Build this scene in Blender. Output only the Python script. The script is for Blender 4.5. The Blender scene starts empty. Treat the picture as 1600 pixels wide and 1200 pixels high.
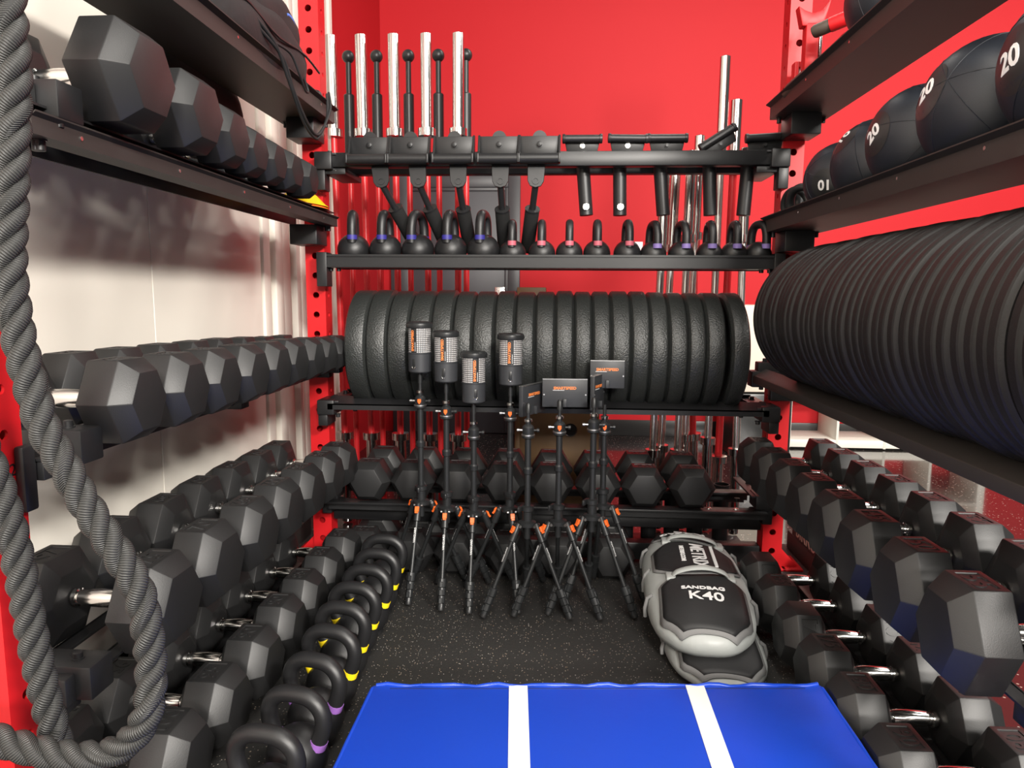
import bpy, bmesh, math, random
from mathutils import Vector, Matrix, Euler
random.seed(7)
sc = bpy.context.scene
COL = sc.collection
PI = math.pi
R = math.radians

# ------------------------------------------------------------------ camera
F_PX, YAW, PITCH, ROLL = 1098.0, 0.0638, 0.1266, 0.00637
CAM = Vector((0.0459, -2.7314, 1.074))
fw = Vector((-math.sin(YAW) * math.cos(PITCH), math.cos(YAW) * math.cos(PITCH), -math.sin(PITCH)))
rt = Vector((math.cos(YAW), math.sin(YAW), 0)); up = rt.cross(fw)
r_ = rt * math.cos(ROLL) + up * math.sin(ROLL); u_ = up * math.cos(ROLL) - rt * math.sin(ROLL)
cam = bpy.data.cameras.new('camera'); cam.sensor_width = 36.0; cam.lens = 36.0 * F_PX / 1600.0
cam.clip_start = 0.02; cam.clip_end = 100
cam_o = bpy.data.objects.new('camera', cam); COL.objects.link(cam_o)
m3 = Matrix((r_, u_, -fw)).transposed()
cam_o.matrix_world = Matrix.Translation(CAM) @ m3.to_4x4()
sc.camera = cam_o

# ------------------------------------------------------------------ world, lights, exposure
w = bpy.data.worlds.new('world'); sc.world = w; w.use_nodes = True
w.node_tree.nodes['Background'].inputs[0].default_value = (1.0, 0.97, 0.93, 1)
w.node_tree.nodes['Background'].inputs[1].default_value = 0.07
def area(name, loc, tgt, sx, sy, power, col=(1, .95, .88)):
    l = bpy.data.lights.new(name, 'AREA'); l.shape = 'RECTANGLE'; l.size = sx; l.size_y = sy
    l.energy = power; l.color = col
    o = bpy.data.objects.new(name, l); COL.objects.link(o); o.location = loc
    o.rotation_euler = (Vector(tgt) - Vector(loc)).to_track_quat('-Z', 'Y').to_euler()
    return o
area('ceiling_light_aisle', (0.35, -2.5, 3.7), (0.35, -2.5, 0), 0.5, 1.5, 40)
area('ceiling_light_entrance', (0.35, -4.9, 3.7), (0.35, -4.9, 0), 0.6, 1.8, 70)
area('ceiling_light_hall', (1.9, -8.2, 3.3), (0.0, -1.0, 1.0), 1.4, 0.7, 520)
area('left_wall_fill_light', (3.2, -5.4, 3.6), (-1.1, -.5, 1.1), 1.0, 0.5, 350)  # added fill light, aimed across the aisle to brighten the cream left wall
area('ceiling_light_right', (3.0, -1.2, 3.7), (3.0, -1.2, 0), 0.35, 1.3, 45)
area('ceiling_light_back', (1.0, 0.9, 3.7), (1.0, 0.9, 0), 1.3, 0.35, 22)
area('ceiling_light_back_right', (3.6, 1.0, 3.7), (3.6, 1.0, 0), 1.3, 0.35, 40)
sc.view_settings.view_transform = 'Standard'
sc.view_settings.look = 'None'
sc.view_settings.gamma = 1.0
sc.view_settings.use_curve_mapping = False
sc.view_settings.exposure = 0.38

# ------------------------------------------------------------------ materials
def mat(name, col, rough=.5, metal=0.0, bump=0.0, bscale=300.0, spec=.5, var=0.0, vscale=6.0, coat=0.0, detail=3.0):
    m = bpy.data.materials.new(name); m.use_nodes = True
    nt = m.node_tree; b = nt.nodes['Principled BSDF']
    b.inputs['Base Color'].default_value = (*col, 1); b.inputs['Roughness'].default_value = rough
    b.inputs['Metallic'].default_value = metal; b.inputs['Specular IOR Level'].default_value = spec
    b.inputs['Coat Weight'].default_value = coat
    tc = nt.nodes.new('ShaderNodeTexCoord')
    if bump > 0:
        n = nt.nodes.new('ShaderNodeTexNoise'); n.inputs['Scale'].default_value = bscale; n.inputs['Detail'].default_value = detail
        bp = nt.nodes.new('ShaderNodeBump'); bp.inputs['Strength'].default_value = bump; bp.inputs['Distance'].default_value = .002
        nt.links.new(tc.outputs['Object'], n.inputs['Vector']); nt.links.new(n.outputs['Fac'], bp.inputs['Height'])
        nt.links.new(bp.outputs['Normal'], b.inputs['Normal'])
    if var > 0:
        n = nt.nodes.new('ShaderNodeTexNoise'); n.inputs['Scale'].default_value = vscale; n.inputs['Detail'].default_value = 4
        mx = nt.nodes.new('ShaderNodeMix'); mx.data_type = 'RGBA'
        mx.inputs['A'].default_value = (*[c * (1 - var) for c in col], 1); mx.inputs['B'].default_value = (*[min(1, c * (1 + var)) for c in col], 1)
        nt.links.new(tc.outputs['Object'], n.inputs['Vector']); nt.links.new(n.outputs['Fac'], mx.inputs['Factor'])
        nt.links.new(mx.outputs['Result'], b.inputs['Base Color'])
    return m

M = {}
M['rubber'] = mat('dumbbell rubber', (.013, .013, .0135), .45, bump=.10, bscale=500, var=.15, vscale=9, spec=.5)
M['bumper'] = mat('bumper plate rubber', (.022, .024, .023), .40, bump=1.0, bscale=190, spec=.6, detail=2)
M['thinplate'] = mat('smooth plate rubber', (.011, .010, .010), .5, bump=.2, bscale=260, spec=.32)
M['black'] = mat('black powder coat', (.014, .014, .015), .40, bump=.06, bscale=700, spec=.45)
M['tray'] = mat('black shelf steel', (.034, .030, .028), .5, spec=.35)
M['kb'] = mat('kettlebell powder coat', (.012, .012, .013), .40, bump=.15, bscale=800, spec=.5)
M['red'] = mat('red powder coat', (.56, .010, .014), .45, bump=.04, bscale=500, spec=.35)
M['chrome'] = mat('chrome', (.66, .65, .63), .15, 1.0)
M['steel'] = mat('brushed steel', (.8, .79, .76), .27, 1.0)
M['barred'] = mat('red bar coating', (.6, .02, .025), .35, spec=.5)
M['wallred'] = mat('red wall paint', (.50, .014, .020), .6, bump=.03, bscale=60, spec=.2, var=.03, vscale=1.5)
M['door'] = mat('charcoal door paint', (.055, .055, .062), .45, spec=.4)
M['doorframe'] = mat('charcoal frame paint', (.045, .045, .05), .4, spec=.4)
M['white'] = mat('white laminate', (.8, .77, .7), .45)
M['cream'] = mat('cream board', (.72, .64, .54), .55)
M['base'] = mat('black baseboard', (.02, .02, .02), .3)
M['blue'] = mat('blue vinyl', (.007, .048, .43), .32, bump=.35, bscale=9, spec=.5, var=.06, vscale=3)
M['stripe'] = mat('white vinyl', (.66, .66, .64), .4, bump=.1, bscale=30)
M['ball'] = mat('navy medicine ball leather', (.012, .015, .022), .45, bump=.12, bscale=400, spec=.45)
M['print'] = mat('white print', (.8, .8, .8), .6)
M['orange'] = mat('orange plastic', (.85, .14, .02), .4)
M['oprint'] = mat('orange print', (.9, .25, .06), .5)
M['yellow'] = mat('yellow plastic', (.95, .62, .01), .45)
M['discorange'] = mat('orange disc plastic', (.85, .2, .02), .45)
M['ringblue'] = mat('blue band', (.03, .025, .22), .5)
M['ringpink'] = mat('pink band', (.5, .11, .15), .5)
M['ringpurple'] = mat('purple band', (.22, .16, .42), .5)
M['ringviolet'] = mat('violet band', (.26, .11, .40), .5)
M['ringyellow'] = mat('yellow band', (.92, .68, .01), .5)
M['plastic'] = mat('black plastic', (.016, .017, .018), .38, spec=.45)
M['foam'] = mat('black foam', (.014, .014, .014), .85, bump=.3, bscale=500, spec=.2)
M['grey'] = mat('reflector shell', (.032, .034, .038), .45)
M['bag'] = mat('black bag fabric', (.02, .02, .021), .6, bump=.6, bscale=45, spec=.35)
M['bagblue'] = mat('blue print', (.1, .22, .75), .5)
M['sandgrey'] = mat('light grey coated fabric', (.40, .42, .41), .42, bump=.7, bscale=28, spec=.5, var=.1, vscale=10)
M['sandblack'] = mat('black bag panel', (.02, .02, .021), .55, bump=.6, bscale=30, spec=.35)
M['sanddark'] = mat('grey webbing', (.2, .2, .2), .7, bump=.3, bscale=300)
M['wood'] = mat('brown plywood', (.13, .07, .025), .5, bump=.3, bscale=20, var=.45, vscale=7)
M['silver'] = mat('satin aluminium', (.6, .6, .6), .35, 1.0)
M['grip'] = mat('brown grip', (.06, .045, .035), .5)
M['wrap'] = mat('grey wrapped box', (.38, .37, .37), .15, bump=.8, bscale=14, coat=.6)

def wall_mat():
    m = bpy.data.materials.new('cream wall paint'); m.use_nodes = True; nt = m.node_tree; b = nt.nodes['Principled BSDF']
    tc = nt.nodes.new('ShaderNodeTexCoord')
    n = nt.nodes.new('ShaderNodeTexNoise'); n.inputs['Scale'].default_value = 2.2; n.inputs['Detail'].default_value = 6
    mp = nt.nodes.new('ShaderNodeMapping'); mp.inputs['Scale'].default_value = (1, 1, .6)
    mx = nt.nodes.new('ShaderNodeMix'); mx.data_type = 'RGBA'
    mx.inputs['A'].default_value = (.80, .75, .67, 1); mx.inputs['B'].default_value = (.87, .83, .75, 1)
    v = nt.nodes.new('ShaderNodeTexVoronoi'); v.inputs['Scale'].default_value = 5.5
    lt = nt.nodes.new('ShaderNodeMath'); lt.operation = 'LESS_THAN'; lt.inputs[1].default_value = .022
    m2 = nt.nodes.new('ShaderNodeMix'); m2.data_type = 'RGBA'; m2.inputs['B'].default_value = (.12, .09, .07, 1)
    nt.links.new(tc.outputs['Object'], mp.inputs['Vector']); nt.links.new(mp.outputs['Vector'], n.inputs['Vector'])
    nt.links.new(n.outputs['Fac'], mx.inputs['Factor'])
    nt.links.new(tc.outputs['Object'], v.inputs['Vector']); nt.links.new(v.outputs['Distance'], lt.inputs[0])
    nt.links.new(lt.outputs[0], m2.inputs['Factor']); nt.links.new(mx.outputs['Result'], m2.inputs['A'])
    nt.links.new(m2.outputs['Result'], b.inputs['Base Color'])
    b.inputs['Roughness'].default_value = .55
    bp = nt.nodes.new('ShaderNodeBump'); bp.inputs['Strength'].default_value = .25; bp.inputs['Distance'].default_value = .004
    nt.links.new(n.outputs['Fac'], bp.inputs['Height']); nt.links.new(bp.outputs['Normal'], b.inputs['Normal'])
    return m
M['wallcream'] = wall_mat()

def fleck_mat(name, base, rough, scale, thr, coat=0.0):
    m = bpy.data.materials.new(name); m.use_nodes = True; nt = m.node_tree; b = nt.nodes['Principled BSDF']
    tc = nt.nodes.new('ShaderNodeTexCoord')
    v = nt.nodes.new('ShaderNodeTexVoronoi'); v.inputs['Scale'].default_value = scale
    nz = nt.nodes.new('ShaderNodeTexNoise'); nz.inputs['Scale'].default_value = scale * .8
    add = nt.nodes.new('ShaderNodeMath'); add.operation = 'MULTIPLY_ADD'; add.inputs[1].default_value = .35
    lt = nt.nodes.new('ShaderNodeMath'); lt.operation = 'LESS_THAN'; lt.inputs[1].default_value = thr
    sep = nt.nodes.new('ShaderNodeSeparateColor')
    gt = nt.nodes.new('ShaderNodeMath'); gt.operation = 'GREATER_THAN'; gt.inputs[1].default_value = .42
    mul = nt.nodes.new('ShaderNodeMath'); mul.operation = 'MULTIPLY'
    ramp = nt.nodes.new('ShaderNodeValToRGB'); ramp.color_ramp.elements[0].color = (.42, .33, .24, 1); ramp.color_ramp.elements[1].color = (.3, .2, .13, 1)
    ramp.color_ramp.elements.new(.5).color = (.38, .37, .35, 1)
    mx = nt.nodes.new('ShaderNodeMix'); mx.data_type = 'RGBA'; mx.inputs['A'].default_value = (*base, 1)
    nt.links.new(tc.outputs['Object'], v.inputs['Vector']); nt.links.new(tc.outputs['Object'], nz.inputs['Vector'])
    nt.links.new(nz.outputs['Fac'], add.inputs[0]); nt.links.new(v.outputs['Distance'], add.inputs[2])
    nt.links.new(add.outputs[0], lt.inputs[0])
    nt.links.new(v.outputs['Color'], sep.inputs[0]); nt.links.new(sep.outputs[0], gt.inputs[0])
    nt.links.new(lt.outputs[0], mul.inputs[0]); nt.links.new(gt.outputs[0], mul.inputs[1])
    nt.links.new(sep.outputs[1], ramp.inputs[0]); nt.links.new(ramp.outputs[0], mx.inputs['B'])
    nt.links.new(mul.outputs[0], mx.inputs['Factor']); nt.links.new(mx.outputs['Result'], b.inputs['Base Color'])
    b.inputs['Roughness'].default_value = rough; b.inputs['Coat Weight'].default_value = coat
    bp = nt.nodes.new('ShaderNodeBump'); bp.inputs['Strength'].default_value = .3 if coat == 0 else .05; bp.inputs['Distance'].default_value = .002
    nt.links.new(nz.outputs['Fac'], bp.inputs['Height']); nt.links.new(bp.outputs['Normal'], b.inputs['Normal'])
    return m
M['rubberfloor'] = fleck_mat('flecked rubber floor', (.022, .021, .02), .6, 130, .36)
M['glossfloor'] = fleck_mat('glossy flake floor', (.018, .016, .016), .12, 60, .36, coat=.3)

def rope_mat():
    m = bpy.data.materials.new('black rope fibre'); m.use_nodes = True; nt = m.node_tree; b = nt.nodes['Principled BSDF']
    uv = nt.nodes.new('ShaderNodeUVMap'); uv.uv_map = 'UVMap'
    wv = nt.nodes.new('ShaderNodeTexWave'); wv.inputs['Scale'].default_value = 1.0; wv.inputs['Distortion'].default_value = .6
    wv.bands_direction = 'DIAGONAL'; wv.inputs['Detail Scale'].default_value = 2
    mp = nt.nodes.new('ShaderNodeMapping'); mp.inputs['Scale'].default_value = (21, 1.257, 1)
    rp = nt.nodes.new('ShaderNodeValToRGB'); rp.color_ramp.elements[0].color = (.012, .012, .012, 1); rp.color_ramp.elements[1].color = (.048, .048, .046, 1)
    bp = nt.nodes.new('ShaderNodeBump'); bp.inputs['Strength'].default_value = .8; bp.inputs['Distance'].default_value = .0015
    nt.links.new(uv.outputs[0], mp.inputs['Vector']); nt.links.new(mp.outputs[0], wv.inputs['Vector'])
    nt.links.new(wv.outputs['Fac'], rp.inputs[0]); nt.links.new(rp.outputs[0], b.inputs['Base Color'])
    nt.links.new(wv.outputs['Fac'], bp.inputs['Height']); nt.links.new(bp.outputs['Normal'], b.inputs['Normal'])
    b.inputs['Roughness'].default_value = .5
    return m
M['rope'] = rope_mat()
def grid_mat():
    m = bpy.data.materials.new('sensor lens grid'); m.use_nodes = True; nt = m.node_tree; b = nt.nodes['Principled BSDF']
    uv = nt.nodes.new('ShaderNodeUVMap'); uv.uv_map = 'UVMap'
    br = nt.nodes.new('ShaderNodeTexBrick'); br.offset = 0; br.inputs['Scale'].default_value = 1
    br.inputs['Color1'].default_value = (.75, .73, .72, 1); br.inputs['Color2'].default_value = (.62, .6, .6, 1); br.inputs['Mortar'].default_value = (.02, .02, .02, 1)
    br.inputs['Mortar Size'].default_value = .2; br.inputs['Brick Width'].default_value = 1; br.inputs['Row Height'].default_value = 1
    br.inputs['Mortar Smooth'].default_value = 0
    mp = nt.nodes.new('ShaderNodeMapping'); mp.inputs['Scale'].default_value = (38, 13, 1)
    nt.links.new(uv.outputs[0], mp.inputs['Vector']); nt.links.new(mp.outputs[0], br.inputs['Vector']); nt.links.new(br.outputs['Color'], b.inputs['Base Color'])
    b.inputs['Roughness'].default_value = .35
    return m
M['grid'] = grid_mat()

# ------------------------------------------------------------------ mesh helpers
class MB:
    def __init__(s): s.v = []; s.f = []; s.uv = {}
    def add(s, vs, fs, mtx=None):
        o = len(s.v)
        s.v += [tuple(mtx @ Vector(p)) if mtx else tuple(p) for p in vs]
        s.f += [tuple(i + o for i in f) for f in fs]
        return s
    def box(s, x0, x1, y0, y1, z0, z1, mtx=None):
        return s.add([(x0, y0, z0), (x1, y0, z0), (x1, y1, z0), (x0, y1, z0), (x0, y0, z1), (x1, y0, z1), (x1, y1, z1), (x0, y1, z1)],
                     [(0, 3, 2, 1), (4, 5, 6, 7), (0, 1, 5, 4), (1, 2, 6, 5), (2, 3, 7, 6), (3, 0, 4, 7)], mtx)
    def rings(s, rs, closed=True, cap0=True, cap1=True, loop=False):
        o = len(s.v); n = len(rs[0])
        for r in rs: s.v += [tuple(p) for p in r]
        k = len(rs)
        for i in range(k if loop else k - 1):
            a = o + i * n; b = o + ((i + 1) % k) * n
            for j in range(n if closed else n - 1):
                j2 = (j + 1) % n
                s.f.append((a + j, a + j2, b + j2, b + j))
        if cap0 and not loop: s.f.append(tuple(o + j for j in reversed(range(n))))
        if cap1 and not loop: s.f.append(tuple(o + (k - 1) * n + j for j in range(n)))
        return s
    def tube(s, path, r, seg=10, caps=True, uv=False):
        P = [Vector(p) for p in path]; n = len(P)
        rr = r if isinstance(r, (list, tuple)) else [r] * n
        T = [(P[min(i + 1, n - 1)] - P[max(i - 1, 0)]).normalized() for i in range(n)]
        a = Vector((0, 0, 1)) if abs(T[0].z) < .9 else Vector((1, 0, 0))
        N = (a - T[0] * a.dot(T[0])).normalized(); rs = []
        o = len(s.v); L = 0
        for i in range(n):
            N = (N - T[i] * N.dot(T[i])).normalized(); B = T[i].cross(N)
            rs.append([P[i] + (N * math.cos(2 * PI * j / seg) + B * math.sin(2 * PI * j / seg)) * rr[i] for j in range(seg)])
            if uv:
                if i: L += (P[i] - P[i - 1]).length
                for j in range(seg): s.uv[o + i * seg + j] = (L * 10, j / seg)
        return s.rings(rs, cap0=caps, cap1=caps)
    def cyl(s, p0, p1, r, seg=16): return s.tube([p0, p1], r, seg)
    def lathe(s, prof, seg=32, axis='Z', c=(0, 0, 0), loop=False):
        rs = []
        for (r, h) in prof:
            ring = []
            for j in range(seg):
                a = 2 * PI * j / seg; x, y = r * math.cos(a), r * math.sin(a)
                p = (x, y, h) if axis == 'Z' else ((h, x, y) if axis == 'X' else (y, h, x))
                ring.append((p[0] + c[0], p[1] + c[1], p[2] + c[2]))
            rs.append(ring)
        return s.rings(rs, loop=loop)
    def prism(s, poly, d0, d1, axis='X'):
        def p(a, b, d): return (d, a, b) if axis == 'X' else ((a, d, b) if axis == 'Y' else (a, b, d))
        return s.rings([[p(a, b, d0) for a, b in poly], [p(a, b, d1) for a, b in poly]])
    def mesh(s, name, bev=0, seg=2, smooth=35, fix=True):
        me = bpy.data.meshes.new(name); me.from_pydata(s.v, [], s.f)
        if fix or bev:
            bm = bmesh.new(); bm.from_mesh(me)
            bmesh.ops.recalc_face_normals(bm, faces=bm.faces)
            if bev:
                es = [e for e in bm.edges if len(e.link_faces) == 2 and e.calc_face_angle(0) > .35]
                bmesh.ops.bevel(bm, geom=es, offset=bev, segments=seg, profile=.5, affect='EDGES', clamp_overlap=True)
            bm.to_mesh(me); bm.free()
        if s.uv and not bev:
            ul = me.uv_layers.new(name='UVMap')
            for lp in me.loops: ul.data[lp.index].uv = s.uv.get(lp.vertex_index, (0, 0))
        me.polygons.foreach_set('use_smooth', [True] * len(me.polygons))
        if smooth < 180: me.set_sharp_from_angle(angle=R(smooth))
        return me
    def build(s, name, m, parent=None, bev=0, seg=2, smooth=35):
        return link(name, s.mesh(name, bev, seg, smooth), m, parent)
def link(name, me, m, parent=None, loc=None, rot=None):
    if m is not None and not me.materials: me.materials.append(M[m] if isinstance(m, str) else m)
    o = bpy.data.objects.new(name, me); COL.objects.link(o); o.parent = parent
    if loc is not None: o.location = loc
    if rot is not None: o.rotation_euler = rot
    return o
def tag(o, label, cat, group=None, kind=None):
    if label: o['label'] = label
    if cat: o['category'] = cat
    if group: o['group'] = group
    if kind: o['kind'] = kind
    return o
def thing(name, label, cat, loc=(0, 0, 0), rot=(0, 0, 0), group=None):
    o = bpy.data.objects.new(name, None); COL.objects.link(o); o.location = loc; o.rotation_euler = rot
    o.empty_display_size = .05
    return tag(o, label, cat, group)
def copy_tree(o, parent=None, label=None):
    c = o.copy(); COL.objects.link(c); c.parent = parent
    if label: c['label'] = label
    for ch in list(o.children): copy_tree(ch, c)
    return c
def struct(name, mb, m, parent=None, bev=0):
    o = mb.build(name, m, parent, bev=bev)
    if parent is None: o['kind'] = 'structure'
    return o
_txt = {}
def text_mesh(s, size, ext=.0008, off=0.0, m='print', shear=0):
    k = (s, size, ext, off, m if isinstance(m, str) else m.name, shear)
    if k not in _txt:
        c = bpy.data.curves.new('lettering', 'FONT'); c.body = s; c.size = size; c.extrude = ext; c.offset = off; c.shear = shear
        c.align_x = 'CENTER'; c.align_y = 'CENTER'; c.resolution_u = 3
        o = bpy.data.objects.new('lettering', c); COL.objects.link(o)
        me = bpy.data.meshes.new_from_object(o.evaluated_get(bpy.context.evaluated_depsgraph_get()))
        bpy.data.objects.remove(o); bpy.data.curves.remove(c)
        me.materials.clear(); me.materials.append(M[m] if isinstance(m, str) else m); me.name = 'lettering'
        _txt[k] = me
    return _txt[k]
ORD = ['first', 'second', 'third', 'fourth', 'fifth', 'sixth', 'seventh', 'eighth', 'ninth', 'tenth', 'eleventh', 'twelfth', 'thirteenth', 'fourteenth',
       'fifteenth', 'sixteenth', 'seventeenth', 'eighteenth', 'nineteenth', 'twentieth', 'twenty-first', 'twenty-second', 'twenty-third', 'twenty-fourth', 'twenty-fifth',
       'twenty-sixth', 'twenty-seventh', 'twenty-eighth', 'twenty-ninth', 'thirtieth', 'thirty-first', 'thirty-second', 'thirty-third', 'thirty-fourth', 'thirty-fifth', 'thirty-sixth', 'thirty-seventh', 'thirty-eighth']

# ------------------------------------------------------------------ the room
WX, WY = -1.16, 2.70          # cream wall plane, back wall plane
WR = -1.30                     # red stretch of the left wall
struct('floor', MB().box(WR - .1, 6.0, -6.0, WY + .1, -.10, -.008), 'glossfloor')
struct('floor_rubber', MB().box(WX + .002, 1.12, -5.5, .30, -.008, 0), 'rubberfloor')
struct('wall_back', MB().box(WR - .1, 6.0, WY, WY + .1, -.008, 4.2), 'wallred')
struct('wall_left_red', MB().box(WR - .1, WR, 1.04, WY, -.008, 4.2), 'wallred')
wl = struct('wall_left', MB().box(WX - .1, WX - .012, -6.0, 1.0, -.008, 4.2), 'wallcream')
for i, (y0, y1) in enumerate(((-1.91, -.692), (-.688, .09))):
    for z0, z1 in ((0, 2.44), (2.444, 4.2)):
        link('wall_panel', MB().box(WX - .012, WX, y0, y1, z0, z1).mesh('wall_panel', .0015, 1), 'wallcream', wl)
for i, (y0, y1, d) in enumerate(((.10, .17, .010), (.19, .27, .024), (.29, .38, .014), (.41, .46, .03), (.50, .62, .018), (.66, .72, .035), (.76, .96, .02))):
    link('wall_batten', MB().box(WX - .012, WX + d, y0, y1, 0, 4.2).mesh('wall_batten', .008, 2), 'wallcream', wl)
tr = struct('trim_1', MB().box(WX - .1, WX + .02, 1.0, 1.04, -.008, 4.2), 'white')
struct('baseboard_back', MB().box(-.22, 6.0, WY - .015, WY - .001, -.008, .115), 'base', bev=.003)
struct('baseboard_left', MB().box(WX, WX + .012, -5.5, .09, 0, .10), 'base', bev=.003)
# door
d1 = MB()
d1.box(-1.10, -.33, WY - .03, WY - .001, -.005, 1.87); d1 = struct('door_1', d1, 'door', bev=.003)
fr = MB(); fr.box(-1.235, -1.10, WY - .05, WY - .001, -.008, 1.955); fr.box(-.335, -.245, WY - .05, WY - .001, -.008, 1.955); fr.box(-1.10, -.335, WY - .05, WY - .001, 1.87, 1.955)
fr.build('door_frame', 'doorframe', d1, bev=.004)
st = MB(); st.box(-1.10, -1.075, WY - .042, WY - .03, 0, 1.87); st.box(-.36, -.335, WY - .042, WY - .03, 0, 1.87); st.box(-1.075, -.36, WY - .042, WY - .03, 1.845, 1.87)
st.build('door_stop', 'doorframe', d1, bev=.003)
pl = link('lock_plate', MB().box(-.435, -.345, WY - .038, WY - .03, .95, 1.13).mesh('lock_plate', .003), 'steel', d1)
MB().tube([(-.39, WY - .04, 1.02), (-.39, WY - .085, 1.02), (-.47, WY - .09, 1.02)], .011).build('lever', 'steel', pl)
for q in (-.42, -.36): MB().lathe([(.005, WY - .042), (.005, WY - .037)], 10, 'Y', (q, 0, 1.115)).build('screw', 'steel', pl)

# ------------------------------------------------------------------ the storage rack
UX, UH = .9035, .0381            # upright centre and half width
Z0 = 1.600                       # hole number 0
rack = thing('storage_rack', 'red and black steel storage rack lining three sides of the aisle', 'rack')
def face_holes(mb, org, du, dz_list, nrm, r=.0125, seg=16, pitch=.0762, slots=()):
    # strip of square cells with round holes; org = face centre line at z=0, du = across unit vector
    org = Vector(org); du = Vector(du); nrm = Vector(nrm); Z = Vector((0, 0, 1))
    for zc in dz_list:
        ring = []; out = []; inn = []
        for j in range(seg):
            a = 2 * PI * j / seg; c, s_ = math.cos(a), math.sin(a); k = max(abs(c), abs(s_))
            out.append(org + du * (c / k * UH) + Z * (zc + s_ / k * pitch / 2))
            ring.append(org + du * (c * r) + Z * (zc + s_ * r))
            inn.append(org + du * (c * r) + Z * (zc + s_ * r) - nrm * .006)
        mb.rings([out, ring, inn], cap0=False, cap1=False)
def upright(x, yf, ztop_i, zbot_i, inner, name='upright'):
    mb = MB(); zs = [Z0 - .0762 * i for i in range(ztop_i, zbot_i + 1)]
    zt = zs[0] + .0381; zb = zs[-1] - .0381
    yb = yf + 2 * UH; x0, x1 = x - UH, x + UH
    face_holes(mb, (x, yf, 0), (1, 0, 0), zs, (0, -1, 0))
    xi = x + inner * UH
    face_holes(mb, (xi, yf + UH, 0), (0, 1, 0), zs, (inner, 0, 0), r=.009)
    xo = x - inner * UH
    mb.add([(xo, yf, zb), (xo, yb, zb), (xo, yb, zt), (xo, yf, zt)], [(0, 1, 2, 3)])
    mb.add([(x0, yb, zb), (x1, yb, zb), (x1, yb, zt), (x0, yb, zt)], [(0, 1, 2, 3)])
    mb.add([(x0, yf, zt), (x1, yf, zt), (x1, yb, zt), (x0, yb, zt)], [(0, 1, 2, 3)])
    if zb > .001:
        mb.add([(x0, yf, 0), (x1, yf, 0), (x1, yb, 0), (x0, yb, 0), (x0, yf, zb), (x1, yf, zb), (x1, yb, zb), (x0, yb, zb)],
               [(0, 1, 5, 4), (1, 2, 6, 5), (2, 3, 7, 6), (3, 0, 4, 7)])
    o = mb.build(name, 'red', rack, smooth=30)
    f = MB().box(x - .055, x + .055 , yf - .02, yb + .06, 0, .01); f.box(x + (.04 if x > 0 else -.12), x + (.12 if x > 0 else -.04), yf - .02, yb + .06, 0, .01)
    f.build('foot_plate', 'red', o, bev=.003)
    g = MB(); sx = 1 if x > 0 else -1
    g.prism([(x + sx * UH, .01), (x + sx * (UH + .07), .01), (x + sx * UH, .085)], yf + .01, yf + .018, 'Y'); g.build('gusset', 'red', o)
    return o
uBL = upright(-UX, 0, -14, 20, 1); uBR = upright(UX, 0, -14, 20, -1)
uFL = upright(-UX, -1.683, -14, 20, 1); uFR = upright(UX, -1.90, -14, 20, -1)
link('number_marking', text_mesh('12', .03, .0004, 0, 'black'), None, uFL, (-.8652, -1.640, .775), (PI / 2, 0, PI / 2))

def bolt(parent, p, ax='Z', s=1, r=.0085, h=.012, m='black'):
    k = ('bolt', ax, s, r, h, m)
    if k not in _txt:
        mb = MB(); mb.lathe([(r * 1.35, 0), (r * 1.35, s * .002), (r, s * .0022), (r, s * h), (r * .8, s * (h + .001))], 12, ax); _txt[k] = mb.mesh('bolt')
    return link('bolt', _txt[k], m, parent, p)
def bracket(x0, x1, y0, y1, z0, z1, bolts=(), leg=None):
    b = MB().box(x0, x1, y0, y1, z0, z1).build('bracket', 'black', rack, bev=.004)
    for (p, ax, s) in bolts: bolt(b, p, ax, s)
    if leg: MB().box(*leg).build('bracket_leg', 'black', b, bev=.005)
    return b
YF, YB = -1.60, -.004            # side trays run between these
YR = -1.82                       # the right-hand trays run further forward
def channel(sx, ztop, h=.045, xin=.81, xout=1.01, y0=None, y1=YB, name='shelf_tray', flange=.016, clamps=2):
    y0 = y0 or (YF if sx < 0 else YR)
    mb = MB(); zb = ztop - h; t = .004
    mb.box(xin, xin + t, y0, y1, zb, ztop); mb.box(xin + t, xout - t, y0, y1, zb, zb + t); mb.box(xout - t, xout, y0, y1, zb, ztop)
    if flange: mb.add([(xin - flange, y0, ztop + .006), (xin + t, y0, ztop - .003), (xin + t, y1, ztop - .003), (xin - flange, y1, ztop + .006),
                       (xin - flange, y0, ztop + .009), (xin + t, y0, ztop), (xin + t, y1, ztop), (xin - flange, y1, ztop + .009)],
                      [(0, 1, 2, 3), (7, 6, 5, 4), (0, 4, 5, 1), (1, 5, 6, 2), (2, 6, 7, 3), (3, 7, 4, 0)])
    if sx < 0: mb.v = [(-a, b, c) for a, b, c in mb.v]
    o = mb.build(name, 'tray', rack, smooth=20)
    # end bolts underneath and the block that clamps the tray to the upright
    for yy in (y0 + .05, y1 - .03):
        for xx in (xin + .025, xout - .02):
            bolt(o, (sx * xx, yy, zb), 'Z', -1, .008, .018)
    for yy in (y0 + .06, y1 - .075)[2 - clamps:]:
        MB().box(sx * UX - .052, sx * UX + .052, yy - .005 - .04, yy + .075, zb - .075, zb - .001).build('clamp_block', 'black', o, bev=.004)
    for k in range(5):
        yy = y0 + .12 + k * .33
        MB().lathe([(.004, 0), (.004, -.0015)], 8, 'X', (sx * xin, yy, ztop - .012)).build('rivet', 'steel', o) if sx > 0 else MB().lathe([(.004, 0), (.004, .0015)], 8, 'X', (sx * xin, yy, ztop - .012)).build('rivet', 'steel', o)
    return o
channel(-1, 1.758); channel(1, 1.758)
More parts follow.
